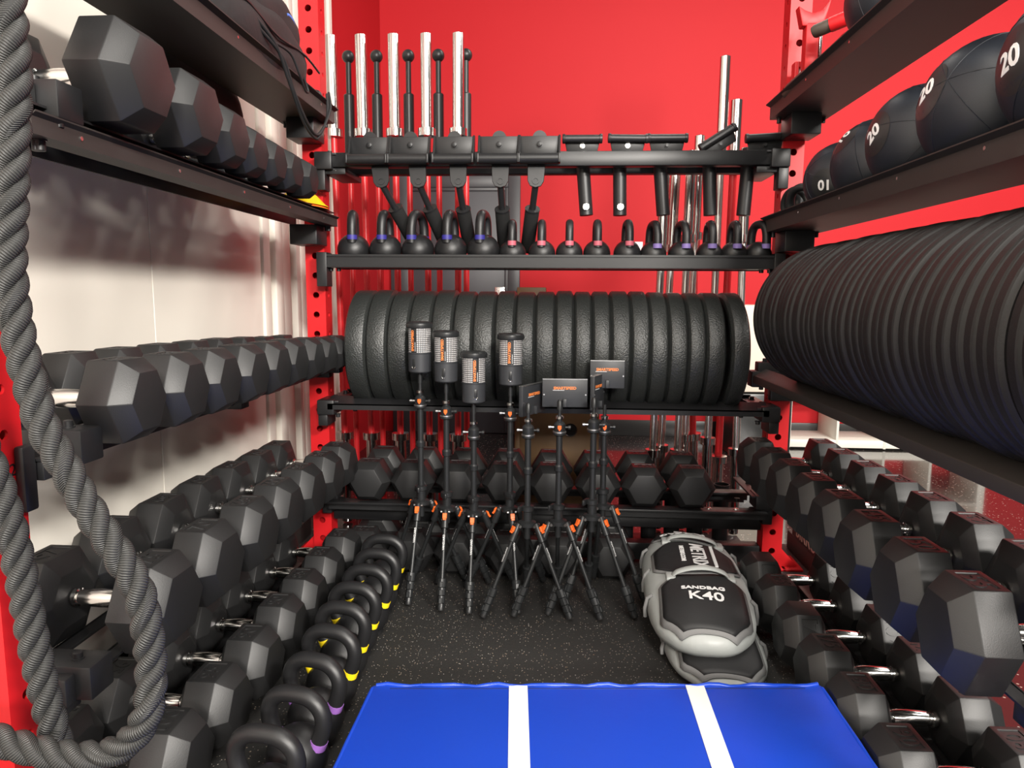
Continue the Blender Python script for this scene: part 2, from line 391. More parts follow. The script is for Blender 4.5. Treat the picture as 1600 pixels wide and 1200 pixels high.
t2L = channel(-1, 1.358, h=.028, xout=.862, clamps=1, flange=.008); t2R = channel(1, 1.353)
def rails(sx, ztop, xs, y0=YF, y1=YB, wd=.03, hh=.04, name='saddle_rail'):
    if sx > 0: y0 = YR
    for x in xs:
        mb = MB(); mb.box(sx * x - wd / 2, sx * x + wd / 2, y0, y1, ztop - .004, ztop); mb.box(sx * x - .003 + sx * wd / 2, sx * x + .003 + sx * wd / 2, y0, y1, ztop - hh, ztop)
        mb.build(name, 'black', rack, smooth=20)
rails(-1, 1.384, (.835, .96), hh=.05)
for sx, zt in ((-1, .787), (-1, .344), (1, .392)):
    rails(sx, zt, (.85, .965), hh=.028)
    for yy in (YF + .03, YB - .03, -.8):
        MB().box(sx * .905 - .065, sx * .905 + .065, yy - .025, yy + .025, zt - .04, zt - .005).build('cross_strap', 'black', rack, bev=.003)
# floor beams, the right-hand one with letters
for sx in (-1, 1):
    b = MB().box(sx * 1.075 - .03, sx * 1.075 + .03, -1.60 if sx < 0 else -1.82, .26, 0, .08).build('floor_beam', 'tray', rack, bev=.006)
    if sx > 0:
        MB().box(1.046, 1.050, -1.0, .20, .08, .15).build('letter_plate', 'black', b, bev=.001)
        link('beam_lettering', text_mesh('bIRRUn', .080, .0006, 0, 'cream'), None, b, (1.0455, .02, .113), (PI / 2, 0, -PI / 2)).scale = (1.05, 1, 1)
    for xx in (.79, .95):
        MB().box(sx * xx - .02, sx * xx + .02, -1.58 if sx < 0 else -1.72, -.16, .018, .034).build('floor_rail', 'black', rack, bev=.003)
    for yy in (-1.5, -.85, -.2):
        MB().box(sx * .87 - .11, sx * .87 + .11, yy - .02, yy + .02, 0, .017).build('floor_strap', 'black', rack, bev=.003)
# front-left brackets that show beside the rope
bracket(-.93, -.80, -1.552, -1.49, .765, .828, [((-.845, -1.52, .828), 'Z', 1), ((-.90, -1.52, .828), 'Z', 1)], (-.864, -.846, -1.632, -1.602, .70, .815))
bracket(-.93, -.80, -1.572, -1.505, .325, .390, [((-.845, -1.54, .390), 'Z', 1), ((-.84, -1.54, .325), 'Z', -1)], (-.864, -.828, -1.60, -1.572, .325, .38))
bracket(-.93, -.80, -1.548, -1.482, 1.366, 1.430, [((-.86, -1.52, 1.430), 'Z', 1), ((-.815, -1.53, 1.366), 'Z', -1)], (-.864, -.835, -1.64, -1.55, 1.35, 1.425))
for sx in (-1, 1):
    bracket(*sorted((sx * .80, sx * .93)), -.055, -.005, .765, .828, [((sx * .83, -.03, .828), 'Z', 1)])
# plate cradle on the right
for x, sl in ((.80, 1), (.99, -1)):
    mb = MB(); mb.prism([(x - .022 * 1, .792 + (.012 if sl < 0 else -.012)), (x + .03, .792 + (-.012 if sl < 0 else .012)), (x + .03, .785), (x - .022, .752)] if sl > 0 else
                        [(x - .03, .768), (x + .022, .792), (x + .022, .752), (x - .03, .745)], YR, YB, 'Y')
    mb.build('plate_rail', 'tray', rack, bev=.002)
bracket(.775, 1.0, -.07, -.002, .735, .795, [((.835, -.035, .795), 'Z', 1), ((.82, -.035, .735), 'Z', -1)], (UX - .05, UX + .05, -.045, -.002, .68, .74))

# ---- back bay shelves, bolted to the two back uprights
def back_end(z0, z1, y0=-.075, leg=True, rear=.2, drop=.075):
    for sx in (-1, 1):
        xa, xb = sorted((sx * .805, sx * .872))
        b = MB().box(xa, xb, y0, -.002, z0, z1).build('bracket', 'black', rack, bev=.005)
        MB().box(*sorted((sx * .835, sx * .872)), y0 + .012, -.003, z0 - drop, z0 + .005).build('bracket_leg', 'black', b, bev=.004)
        MB().box(*sorted((sx * .79, sx * .86)), y0 + .01, rear, z1 - .012, z1 - .004).build('end_plate', 'black', b, bev=.002)
        for yy in (-.03, .1): bolt(b, (sx * .825, yy, z1 - .004), 'Z', 1)
        bolt(b, (sx * .80, y0 + .035, z0), 'Z', -1); bolt(b, (sx * .775, .06, z0), 'Z', -1)
# attachment rail
for yy in (-.055, .115): MB().box(-.845, .845, yy - .004, yy + .045, 1.545, 1.598).build('attachment_rail', 'black', rack, bev=.004)
back_end(1.535, 1.60)
for sx in (-1, 1): MB().box(sx * .80 - .04, sx * .80 + .04, -.05, .17, 1.52, 1.543).build('end_strap', 'black', rack, bev=.003)
# kettlebell shelf
mb = MB(); mb.box(-.85, .85, -.062, -.056, 1.172, 1.222); mb.box(-.85, .85, -.056, .16, 1.176, 1.181); mb.box(-.85, .85, .155, .16, 1.172, 1.222)
ks = mb.build('kettlebell_shelf', 'black', rack, smooth=20)
MB().box(-.85, .85, -.068, -.062, 1.174, 1.180).build('shelf_lip', 'black', ks); MB().box(-.85, .85, -.068, -.062, 1.214, 1.222).build('shelf_lip', 'black', ks)
for sx in (-1, 1):
    MB().box(*sorted((sx * .835, sx * .875)), -.07, -.003, 1.10, 1.23).build('shelf_hanger', 'black', ks, bev=.003)
    for xx in (.80, .83): bolt(ks, (sx * xx, -.03, 1.172), 'Z', -1)
# plate shelf rails
for y0, y1, z0, z1 in ((-.12, -.06, .655, .678), (.20, .14, .655, .678)):
    mb = MB(); mb.prism([(y0, z0), (y1, z1), (y1, z1 - .005), (y0, z0 - .005)], -.83, .83, 'X'); mb.box(-.83, .83, min(y0, y0 + .004), max(y0, y0 + .004), .632, z0)
    mb.build('plate_rail', 'black', rack, smooth=20)
back_end(.61, .668, y0=-.12, drop=.045)
# dumbbell shelf
for yy in (-.105, .155): MB().box(-.84, .84, yy - .03, yy + .03, .262, .272).build('saddle_rail', 'black', rack, bev=.002); 
for yy in (-.105, .155): MB().box(-.84, .84, yy - .004, yy + .004, .235, .262).build('saddle_rail', 'black', rack)
back_end(.27, .325, y0=-.1, drop=.06)
for k, x in enumerate((.60, .70)): bolt(rack, (x + .03, -.10, .272), 'Z', 1, .008, .004, 'steel')
MB().box(-.86, .86, .01, .07, .02, .09).build('base_beam', 'black', rack, bev=.004)
MB().box(-.86, .86, .01, .07, .155, .20).build('rear_beam', 'black', rack, bev=.004)

# ------------------------------------------------------------------ hex dumbbells
_db = {}
def db_meshes(h, L, ry=None):
    k = (round(h, 4), round(L, 4), ry)
    if k not in _db:
        Rr = h / math.sqrt(3)
        mb = MB(); rs = []
        for x, s_ in ((0, .60), (L * .16, 1.0), (L * .70, 1.0), (L, .70)):
            rs.append([(x, (ry or Rr) * s_ * math.cos(PI / 3 * j), Rr * s_ * math.sin(PI / 3 * j)) for j in range(6)])
        mb.rings(rs)
        me = bpy.data.meshes.new('head'); me.from_pydata(mb.v, [], mb.f)
        bm = bmesh.new(); bm.from_mesh(me); bmesh.ops.recalc_face_normals(bm, faces=bm.faces)
        bmesh.ops.bevel(bm, geom=list(bm.edges), offset=.0022, segments=2, profile=.5, affect='EDGES', clamp_overlap=True)
        bm.normal_update(); bm.faces.ensure_lookup_table()
        top = max(bm.faces, key=lambda f: f.normal.z * f.calc_area() if f.normal.z > .99 else 0)
        bmesh.ops.inset_region(bm, faces=[top], thickness=min(.013, h * .075), depth=0)
        r2 = bmesh.ops.inset_region(bm, faces=[top], thickness=.0012, depth=-.0022)
        bm.to_mesh(me); bm.free(); me.polygons.foreach_set('use_smooth', [True] * len(me.polygons)); me.set_sharp_from_angle(angle=R(20))
        hl = .062
        hb = MB().lathe([(.013, -hl - .012), (.013, -hl + .004), (.019, -hl + .006), (.019, -hl + .014), (.0145, -hl + .016), (.0145, -hl + .021), (.0165, -hl + .023),
                         (.0185, -.02), (.0192, 0), (.0185, .02), (.0165, hl - .023), (.0145, hl - .021), (.0145, hl - .016), (.019, hl - .014), (.019, hl - .006), (.013, hl - .004), (.013, hl + .012)], 20, 'X')
        _db[k] = (me, hb.mesh('handle', smooth=30), hl, L * .43, h / 2)
    return _db[k]
def dumbbell(loc, h, L, num, label, group, rotz=0.0, roll=0, ry=None):
    me, hm, hl, tx, tz = db_meshes(h, L, ry)
    t = thing('hex_dumbbell', label, 'dumbbell', loc, (0, 0, rotz), group)
    link('handle', hm, 'chrome', t, (0, 0, 0), (roll * PI / 3, 0, 0))
    for s in (1, -1):
        hd = link('head', me, 'rubber', t, (s * (hl - .002), 0, 0), (s * roll * PI / 3, 0, 0 if s > 0 else PI))
        if num:
            link('weight_number', text_mesh(str(num), min(.06, h * .33), .0009, .0004, 'rubber'), None, hd, (tx, 0, tz - .0014), (0, 0, PI / 2))
    return t
def row(side, ys, hs, zbot, xc, L, nums, lab, group, rolls=None, jit=.004, ry=None):
    n = len(ys)
    for i in range(n):
        h = hs[i]; ll = L[i] if isinstance(L, (list, tuple)) else L
        dumbbell((xc + random.uniform(-jit, jit), ys[i], zbot + h / 2), h, ll, nums[i] if nums else None, lab % ORD[i], group,
                 rotz=random.uniform(-.02, .02), roll=(rolls[i] if rolls else 0), ry=ry)
row(-1, [-1.385, -1.16, -.985, -.84, -.70, -.56, -.422], [.185, .165, .14, .126, .122, .12, .117], 1.385, -.905, [.125, .115, .105, .1, .098, .096, .094], None,
    'black rubber hex dumbbell on upper left tray above eye level, %s from rope', 'dumbbells on the upper left tray')
row(-1, [-1.435, -1.268, -1.102, -.937, -.772, -.607, -.442, -.279, -.116], [.158, .155, .152, .15, .147, .144, .138, .13, .126],   .789, -.905, [.112, .112, .112, .112, .110, .108, .104, .098, .094], [40, 35, 30, 25, 25, 20, 20, 15, 15],
    'black rubber hex dumbbell on middle left tray under the shaded wall, %s from rope', 'dumbbells on the middle left tray', ry=.0815)
row(-1, [-1.385, -1.168, -.957, -.752, -.552, -.355, -.165], [.184, .181, .178, .175, .172, .168, .162], .346, -.90, .122, [75, 70, 65, 60, 55, 50, 45],
    'black rubber hex dumbbell on lower left tray, %s from rope', 'dumbbells on the lower left tray')
row(-1, [-1.43, -1.237, -1.043, -.85, -.657, -.463, -.27], [.163] * 7, .035, -.865, .125, [100, 95, 90, 90, 85, 85, 80],
    'black rubber hex dumbbell on floor rails beside the kettlebell row, %s from rope', 'dumbbells on the left floor rails', rolls=[0, 0, 0, 0, 0, 0, 0])
row(1, [-.175, -.364, -.553, -.743, -.933, -1.123, -1.313, -1.505], [.165, .169, .173, .177, .181, .185, .187, .190], .393, .893, .116, [20, 25, 30, 35, 40, 45, 50, 55],
    'black rubber hex dumbbell on lower right tray, %s from back upright', 'dumbbells on the lower right tray', ry=.0935)
row(1, [-.385, -.583, -.785, -.98, -1.172, -1.368, -1.565], [.162] * 7, .035, .868, .118, [60, 65, 70, 75, 80, 90, 95],
    'black hex dumbbell on right floor rails by blue mat, %s from back upright', 'dumbbells on the right floor rails', rolls=[1, 0, -1 + 2, 0, 0, 0, 0])
for i, x in enumerate((-.677, -.505, -.327, -.149, .030, .209, .383, .563)):
    dumbbell((x, .035, .272 + .081), .152, .125, (45, 40, 45, 50, 50, 55, 50, 50)[i], 'large black hex dumbbell on back tray facing the aisle, %s from the left upright' % ORD[i], 'dumbbells on the back tray', rotz=PI / 2)
for i, x in enumerate((-.70, -.51, -.33, -.13, .06, .262)):
    dumbbell((x, .005, .081), .16, .125, (85, 80, 80, 75, 75, 70)[i], 'black hex dumbbell on floor under the back rack, %s from the left upright' % ORD[i], 'dumbbells on the floor under the back rack', rotz=PI / 2)

# ------------------------------------------------------------------ kettlebells
_kb = {}
def kettlebell(loc, rz, Rb, H, hw, t, ring, label, group):
    k = (Rb, H, hw, t)
    if k not in _kb:
        prof = [(Rb * .62, 0)] + [(Rb * math.cos(a), Rb * .93 + Rb * math.sin(a)) for a in [R(x) for x in range(-60, 86, 10)]]
        prof[1] = (Rb * .70, .003)
        prof.append((.001, Rb * 1.93))
        body = MB().lathe(prof, 36).mesh('body', smooth=50)
        zb = Rb * 1.35; zt = H - t; path = []
        n = 26
        for i in range(n + 1):
            a = PI * i / n; ca, sa = math.cos(a), math.sin(a)
            ex = .72
            x = -hw * math.copysign(abs(ca) ** ex, ca); z = zb + (zt - zb) * abs(sa) ** .72
            path.append((x * (1 - .36 * (1 - abs(sa)) ** 3) if hw > Rb else x * (1 - .10 * (1 - abs(sa))), 0, z))
        hm = MB().tube(path, t, 14).mesh('handle', smooth=60)
        rings = []
        zc = Rb * .93 + math.sqrt(max(0, Rb * Rb - (.9 * hw) ** 2)) - .002 if hw * .9 < Rb else zb + .006
        for seq in (path, path[::-1]):
            q = next(i_ for i_ in range(len(seq)) if seq[i_][2] > zc); A = Vector(seq[max(0, q - 1)]); B = Vector(seq[q]); d = (B - A).normalized()
            A = A + d * ((zc - A.z) / max(d.z, .2)); rings.append(MB().tube([A - d * .004, A + d * .013], t * 1.07, 16).mesh('colour_band', smooth=60))
        _kb[k] = (body, hm, rings)
    body, hm, rings = _kb[k]
    o = thing('kettlebell', label, 'kettlebell', loc, (0, 0, rz), group)
    link('body', body, 'kb', o); link('handle', hm, 'kb', o)
    for rm in rings:
        rr = rm.copy(); rr.materials.clear(); link('colour_band', rr, ring, o)
    return o
for i, x in enumerate((-.752, -.625, -.498, -.370, -.243)):
    kettlebell((x, .012, 1.182), R((99, 84, 68, 80, 78)[i]), .0635, .214, .05, .0185, 'ringblue', 'large black kettlebell with dark blue bands on back shelf, %s from the left upright' % ORD[i], 'blue banded kettlebells')
for i, x in enumerate((-.131, -.018, .087, .192, .307)):
    kettlebell((x, .012, 1.182), R((90, 88, 90, 92, 97)[i]), .052, .178, .043, .0152, 'ringpink', 'small black kettlebell with pink bands on back shelf, %s from the blue banded ones' % ORD[i], 'pink banded kettlebells')
for i, x in enumerate((.405, .510, .615, .706, .797)):
    kettlebell((x, .012, 1.182), R((104, 106, 93, 94, 116)[i]), .0495, .174, .046, .0158, 'ringpurple', 'black kettlebell with purple bands on back shelf, %s from the pink banded ones' % ORD[i], 'purple banded kettlebells')
kbp = [(-.560, -.350), (-.549, -.492), (-.544, -.631), (-.545, -.770), (-.539, -.905), (-.528, -1.042), (-.521, -1.187), (-.513, -1.330), (-.522, -1.470)]
for i, (x, y) in enumerate(kbp):
    kettlebell((x, y, 0), R((-4, -6, -7, -9, -10, -12, -14, -12, -8)[i]), .0675, .226, .078, .0185, 'ringyellow' if i < 6 else 'ringviolet',
               ('black kettlebell with yellow bands on floor, %s from the back rack' % ORD[i]) if i < 6 else 'black kettlebell with violet bands on floor beside blue mat, %s from yellow ones' % ORD[i - 6], 'kettlebells on the floor')

# ------------------------------------------------------------------ bumper plates
def plate_mesh(r, th, ax, rim=.035):
    prof = [(.027, -th * .42), (.06, -th * .42), (.064, -th * .36), (r - rim - .01, -th * .36), (r - rim, -th * .5), (r - .016, -th * .5), (r - .006, -th * .5 + .0055), (r - .002, -th * .5 + .008), (r, -th * .5 + .012)]
    prof += [(a, -b) for a, b in reversed(prof)]
    return MB().lathe(prof, 96, ax, loop=True).mesh('rubber_disc', smooth=28)
def hub_mesh(th, ax): return MB().lathe([(.0255, -th * .45), (.045, -th * .45), (.045, th * .45), (.0255, th * .45)], 32, ax, loop=True).mesh('steel_hub', smooth=30)
seams = [-.745, -.664, -.585, -.504, -.421, -.340, -.266, -.186, -.110, -.036, .038, .107, .174, .242, .314, .382, .450, .518, .583, .653, .722]
_pm = {}
for i in range(20):
    th = seams[i + 1] - seams[i]; kx = math.floor(th * 1000) / 1000 - .0002
    if kx not in _pm: _pm[kx] = (plate_mesh(.225, kx, 'X'), hub_mesh(kx, 'X'))
    dr = random.uniform(-.003, .003)
    t = thing('bumper_plate', 'thick black rubber bumper plate on back rack, %s from the left end of the row' % ORD[i], 'weight plate', ((seams[i] + seams[i + 1]) / 2 + (.009 if i == 19 else 0), .04, .862 + dr), (random.uniform(0, 6), 0, 0 if i < 19 else R(2.5)), 'thick bumper plates on the back rack')
    link('rubber_disc', _pm[kx][0], 'bumper', t); link('steel_hub', _pm[kx][1], 'steel', t)
thp = .0355; pm = plate_mesh(.222, thp - .001, 'Y', .03); hm = hub_mesh(thp - .001, 'Y'); 
# each thin plate has a narrow raised rim so that neighbours leave a groove
def thin_mesh(r, th):
    prof = [(.027, -th * .4), (.06, -th * .4), (.064, -th * .34), (r - .04, -th * .34), (r - .03, -th * .49), (r - .009, -th * .49), (r - .006, -th * .40), (r - .002, -th * .34), (r, -th * .24)]
    prof += [(a, -b) for a, b in reversed(prof)]
    return MB().lathe(prof, 96, 'Y', loop=True).mesh('rubber_disc', smooth=28)
pm = thin_mesh(.222, thp)
for i in range(38):
    y = -.425 - thp * i
    t = thing('bumper_plate', 'thin black rubber plate on the right rack under the balls, %s from the back' % ORD[i], 'weight plate', (.9 + random.uniform(-.004, .004), y, 1.012 + random.uniform(-.003, .003)), (0, 0, 0), 'thin plates on the right rack')
    link('rubber_disc', pm, 'thinplate', t); link('steel_hub', hm, 'steel', t)

# ------------------------------------------------------------------ medicine balls
def ball(loc, r, num, label, rot, tspin, group='medicine balls on the right shelf'):
    t = thing('medicine_ball', label, 'medicine ball', loc, (0, 0, 0), group)
    mb = MB(); n = 24
    rs = []
    for i in range(1, n):
        a = PI * i / n; rs.append([(r * math.sin(a) * math.cos(2 * PI * j / 48), r * math.sin(a) * math.sin(2 * PI * j / 48), -r * math.cos(a)) for j in range(48)])
    b = link('ball', mb.rings(rs).mesh('ball', smooth=60), 'ball', t, (0, 0, 0), rot)
    # stitched seams
    for k in range(3):
        nrm = Euler((k * PI / 3, 0, 0)).to_matrix()
        path = [nrm @ Vector((math.cos(2 * PI * j / 48) * r, math.sin(2 * PI * j / 48) * r, 0)) for j in range(49)]
        MB().tube(path, .0009, 5, caps=False).build('seam', 'ball', b)
    # valve panel with the weight number, bent onto the ball
    d = Vector(tspin[:3]).normalized()
    q = d.to_track_quat('Z', 'Y') @ Euler((0, 0, tspin[3])).to_quaternion()
    me = text_mesh(num, r * .36, .0004, .0012).copy()
    for v in me.vertices:
        p = Vector((v.co.x, v.co.y, 0)); z = math.sqrt(max(0, r * r - p.length_squared)) + .0008 + v.co.z
        v.co = q @ Vector((p.x, p.y, z))
    link('weight_number', me, None, t)
    patch = []
    for s_ in (.0, .5, 1.0):
        rr = r * .40 * max(s_, .01); patch.append([q @ Vector((rr * math.cos(2 * PI * j / 24), rr * math.sin(2 * PI * j / 24), math.sqrt(r * r - rr * rr) + .0006)) for j in range(24)])
    MB().rings(patch, cap0=True, cap1=False).build('number_patch', 'plastic', t, smooth=60)
    return t
zt = 1.314
ball((.905, -.475, zt + .112), .112, '10', 'small dark medicine ball with upside-down 10 beside the black rings', (.3, .2, 0), (-.72, -.66, -.22, PI * .98))
ball((.905, -.707, zt + .118), .118, '10', 'second medicine ball from the black rings on right shelf', (.1, .9, .4), (-.78, -.05, .55, 1.2))
ball((.905, -.954, zt + .127), .127, '20', 'third medicine ball from the black rings on right shelf', (.2, .1, 1.4), (-.95, -.10, .10, .7))
ball((.905, -1.218, zt + .135), .135, '20', 'fourth medicine ball from the black rings on right shelf', (.9, .3, .4), (-.97, .04, .25, .5))
ball((.905, -1.493, zt + .138), .138, '20', 'nearest and largest medicine ball on right shelf, number 20 facing inward', (.3, .5, .9), (-.99, .02, .02, .25))
ball((.93, -.72, 1.717 + .135), .135, '16', 'dark medicine ball on the top right shelf above the other balls', (.3, .5, .2), (-.55, .25, .8, .4), 'medicine ball on the top right shelf')

# black rings next to the first ball
for i, (y, tilt, rz) in enumerate(((-.075, .10, 152), (-.135, .0, 178), (-.20, -.25, 206), (-.275, -.32, 212))):
    rr = .056
    path = [(rr * math.cos(2 * PI * j / 40), 0, rr * .98 * math.sin(2 * PI * j / 40) + rr + .0) for j in range(40)]
    mb = MB(); rs = []
    for j in range(40):
        a = 2 * PI * j / 40; c = Vector((math.cos(a), 0, math.sin(a)))
        rs.append([c * (rr + .013 * math.cos(b)) + Vector((0, .017 * math.sin(b), rr + .013)) for b in [2 * PI * q / 12 for q in range(12)]])
    mb.rings(rs, loop=True)
    o = thing('grip_ring', 'glossy black grip ring standing by the right back upright, %s from the upright' % ORD[i], 'ring', (.875, y, 1.3125), (tilt, 0, R(rz - 90)), 'black grip rings')
    link('ring', mb.mesh('ring', smooth=60), 'plastic', o)
    b2 = MB(); rs = []
    for j in range(40):
        a = 2 * PI * j / 40; c = Vector((math.cos(a), 0, math.sin(a)))
        rs.append([c * (rr + q[0]) + Vector((0, q[1], rr + .013)) for q in ((-.005, -.0165), (.005, -.0165), (.005, -.0180), (-.005, -.0180))])
    b2.rings(rs, loop=True); link('rim', b2.mesh('rim', smooth=40), 'silver', o)

# ------------------------------------------------------------------ attachments hung on the back rail
_at = {}
def roller_bracket(x, lean, lean_y, tabx, label):
    """bent plate with a roller across its foot, tab, rod and foam grip that hangs behind the rail"""
    o = thing('roller_attachment', label, 'gym attachment', (x, -.06, 1.60), (0, 0, 0), 'roller attachments on the back rail')
    w_ = .073
    mb = MB(); mb.box(-w_, w_, .000, .006, -.015, .052)                      # back plate behind roller
    mb.box(-w_, w_, -.035, .000, -.022, -.016)
    link('plate', mb.mesh('plate', .002, 2), 'black', o)
    for s in (-1, 1):
        mb = MB(); mb.prism([(-.062, -.052), (-.02, -.052), (.006, -.02), (.006, .055), (-.006, .055), (-.030, -.010), (-.062, -.020)], s * w_ - .004, s * w_ + .004, 'X')
        link('cheek', mb.mesh('cheek', .002, 2), 'black', o)
    link('roller', MB().lathe([(.010, -w_ + .003), (.019, -w_ + .004), (.019, w_ - .004), (.010, w_ - .003)], 24, 'X', (0, -.043, -.036)).mesh('roller', smooth=30), 'black', o)
    bolt(o, (0, -.001, .022), 'Y', -1, .010, .008)
    link('pin_head', MB().lathe([(.026, 0), (.026, .008), (.02, .012)], 24, 'Y', (0, .006, .047)).mesh('pin_head'), 'black', o)
    # tab under the rail
    tb = MB(); tb.prism([(-.033, 0), (.033, 0), (.030, -.062), (.020, -.080), (0, -.086), (-.020, -.080), (-.030, -.062)], 0, .007, 'Y')
    t = link('tab', tb.mesh('tab', .0015, 1), 'black', o, (tabx, -.012, -.050), (R(-6), R(lean * -14), 0))
    link('tab_hole', MB().lathe([(.009, -.003), (.013, -.003), (.013, .001), (.009, .001)], 16, 'Y', (0, 0, -.062), loop=True).mesh('tab_hole'), 'plastic', t)
    A = Vector((tabx + lean * .02, -.005, -.125)); d = Vector((lean, lean_y, -1)).normalized()
    B = A + d * .10; C_ = B + d * .185
    link('rod', MB().cyl(A - d * .005, B + d * .01, .0125, 16).mesh('rod'), 'black', o)
    link('foam_grip', MB().tube([B, B + d * .002, B + d * .004, C_ - d * .006, C_], [.022, .0265, .0275, .0275, .024], 22).mesh('foam_grip', smooth=40), 'foam', o)
    link('grip_ring', MB().tube([B - d * .002, B + d * .003], .029, 22).mesh('grip_ring'), 'black', o)
    return o
rb = [(-.663, .44, .76, .040), (-.509, .36, .76, .027), (-.344, .10, .76, .015), (-.178, .02, .76, .006), (-.029, -.16, .76, -.010)]
for i, (x, ln, ly, tx_) in enumerate(rb):
    roller_bracket(x, ln, ly, tx_, 'black roller bracket with hanging foam grip on back rail, %s from the left' % ORD[i])
def tee(x, tilt, lean, knob, label, tdx=0.0):
    o = thing('tee_handle', label, 'gym attachment', (x, .035, 1.60), (0, 0, 0), 'tee handles on the back rail')
    w_ = .071
    bar = link('cross_bar', MB().lathe([(.010, -w_ - .004), (.0165, -w_ - .003), (.0175, -w_), (.0175, -w_ + .007), (.0145, -w_ + .008), (.0145, w_ - .008), (.0175, w_ - .007), (.0175, w_), (.0165, w_ + .003), (.010, w_ + .004)], 22, 'X').mesh('cross_bar', smooth=30), 'black', o, (0, -.040, .052), (0, R(-tilt), 0))
    mb = MB(); mb.prism([(-w_, .018), (w_, .018), (w_ * .8, -.045), (-w_ * .8, -.045)], .012, .018, 'Y'); link('saddle_plate', mb.mesh('saddle_plate', .002), 'black', bar)
    bolt(bar, (0, .010, -.024), 'Y', -1, .007, .006, 'steel' if knob else 'black')
    d = Vector((lean, 0, -1)).normalized(); A = Vector((tdx, 0, .02)); B = A + d * .245
    link('socket_tube', MB().tube([A, B - d * .001, B], [.0255, .0255, .023], 26).mesh('socket_tube', smooth=40), 'black', o)
    mb = MB(); mb.box(-.075, .075, -.03, .05, .001, .008); link('hook_plate', mb.mesh('hook_plate', .002), 'black', o, (tdx, 0, 0))
    if knob:
        P = A + d * .215
        link('push_button', MB().lathe([(.0145, 0), (.0145, -.005), (.012, -.007)], 20, 'Y', (P.x, P.y - .0245, P.z)).mesh('push_button', smooth=30), 'steel', o)
    return o
tee(.129, 0, .09, True, 'black tee handle with pale round button on back rail, nearest the roller brackets', .0)
tee(.298, -1, .03, True, 'black tee handle with silver button on back rail, second from roller brackets', -.027)
tee(.443, 0, .10, False, 'black tee handle with level bar on back rail, third from roller brackets', -.025)
tee(.626, 32, .06, False, 'black tee handle on back rail with its cross bar tipped up', -.022)
tee(.800, 3, -.05, False, 'black tee handle on back rail, nearest the right upright', -.047)

# ------------------------------------------------------------------ barbells standing behind the rack
def barbell(x, y, z0, L, sleeve, m_shaft, label, group, lean=(0, 0), r_sh=.0145, r_sl=.025, collar=.039):
    d = Vector((lean[0], lean[1], 1)).normalized()
    o = thing('barbell', label, 'barbell', (x, y, z0), d.to_track_quat('Z', 'Y').to_euler(), group)
    link('shaft', MB().cyl((0, 0, sleeve - .01), (0, 0, L - sleeve + .01), r_sh, 18).mesh('shaft'), m_shaft, o)
    for a, b in ((0, sleeve), (L - sleeve, L)):
        link('sleeve', MB().lathe([(r_sl * .8, a), (r_sl, a + .003), (r_sl, b - .003), (r_sl * .8, b)], 26).mesh('sleeve', smooth=30), 'chrome', o)
    for zc in (sleeve, L - sleeve):
        s = 1 if zc == sleeve else -1
        link('collar', MB().lathe([(.016, zc - .018), (collar, zc - .016), (collar, zc + .016), (.016, zc + .018)], 28).mesh('collar', smooth=30), 'chrome', o)
    return o
for i, px in enumerate((-.938, -.812, -.676, -.541, -.409)):
    barbell(px, .455, .0, 2.195, .415, 'barred', 'red-shafted barbell with chrome sleeves standing behind the rack, %s from left' % ORD[i], 'red barbells behind the left of the rack', lean=(-.012 + .004 * i, 0))
def ball_bar(x, y, label):
    o = thing('ball_top_bar', label, 'bar', (x, y, 0), (0, 0, 0), 'ball topped bars behind the rack')
    link('shaft', MB().cyl((0, 0, .02), (0, 0, 1.67), .0135, 16).mesh('shaft'), 'barred', o)
    link('sleeve', MB().lathe([(.020, 1.66), (.024, 1.663), (.024, 1.985), (.020, 1.99)], 24).mesh('sleeve', smooth=30), 'plastic', o)
    link('neck', MB().cyl((0, 0, 1.98), (0, 0, 2.16), .0125, 16).mesh('neck'), 'plastic', o)
    link('ball', MB().lathe([(.002, 2.128)] + [(.0285 * math.cos(a), 2.157 + .0285 * math.sin(a)) for a in [R(q) for q in range(-80, 86, 10)]] + [(.001, 2.1856)], 24).mesh('ball', smooth=60), 'plastic', o)
    link('foot', MB().lathe([(.03, 0), (.03, .012), (.02, .02), (.0135, .03)], 20).mesh('foot'), 'plastic', o)
for i, x in enumerate((-.935, -.803, -.655, -.516, -.388)):
    ball_bar(x, .62, 'red bar with dark sleeve and ball top behind the rack, %s from left' % ORD[i])
# bright bars on the right
BR = [(.478, .41, 1.60, .37, 'steel'), (.520, .47, 1.66, .38, 'steel'), (.590, .42, 1.69, .37, 'steel'), (.632, .48, 1.765, .43, 'steel'), (.735, .46, 2.085, .42, 'steel'), (.858, .42, 1.70, .38, 'steel')]
names = ('shortest bright steel bar standing behind the back rack', 'bright steel bar standing second from the left of the right cluster', 'bright steel bar behind the dark tee handles, third in cluster',
         'bright steel bar with collar just above the rail end, fourth in cluster', 'tallest bright steel bar standing behind the back rack', 'bright steel bar next to the right back upright')
for i, (x, y, L, sl, m_) in enumerate(BR):
    barbell(x, y, .0, L, sl, m_, names[i], 'bright bars behind the right of the rack', r_sh=.0165, r_sl=.022, collar=.033, lean=((.012, .02, .012, .012, .004, -.012)[i], 0))
barbell(.700, .56, .02, 1.60, .40, 'barred', 'red-shafted bar between the bright steel bars, low chrome collar', 'red bars on the right', lean=(-.03, 0), r_sh=.015)
barbell(.800, .53, .02, 1.905, .30, 'barred', 'red-shafted bar with red banded collar near the right upright', 'red bars on the right', lean=(.008, 0), r_sh=.0165)
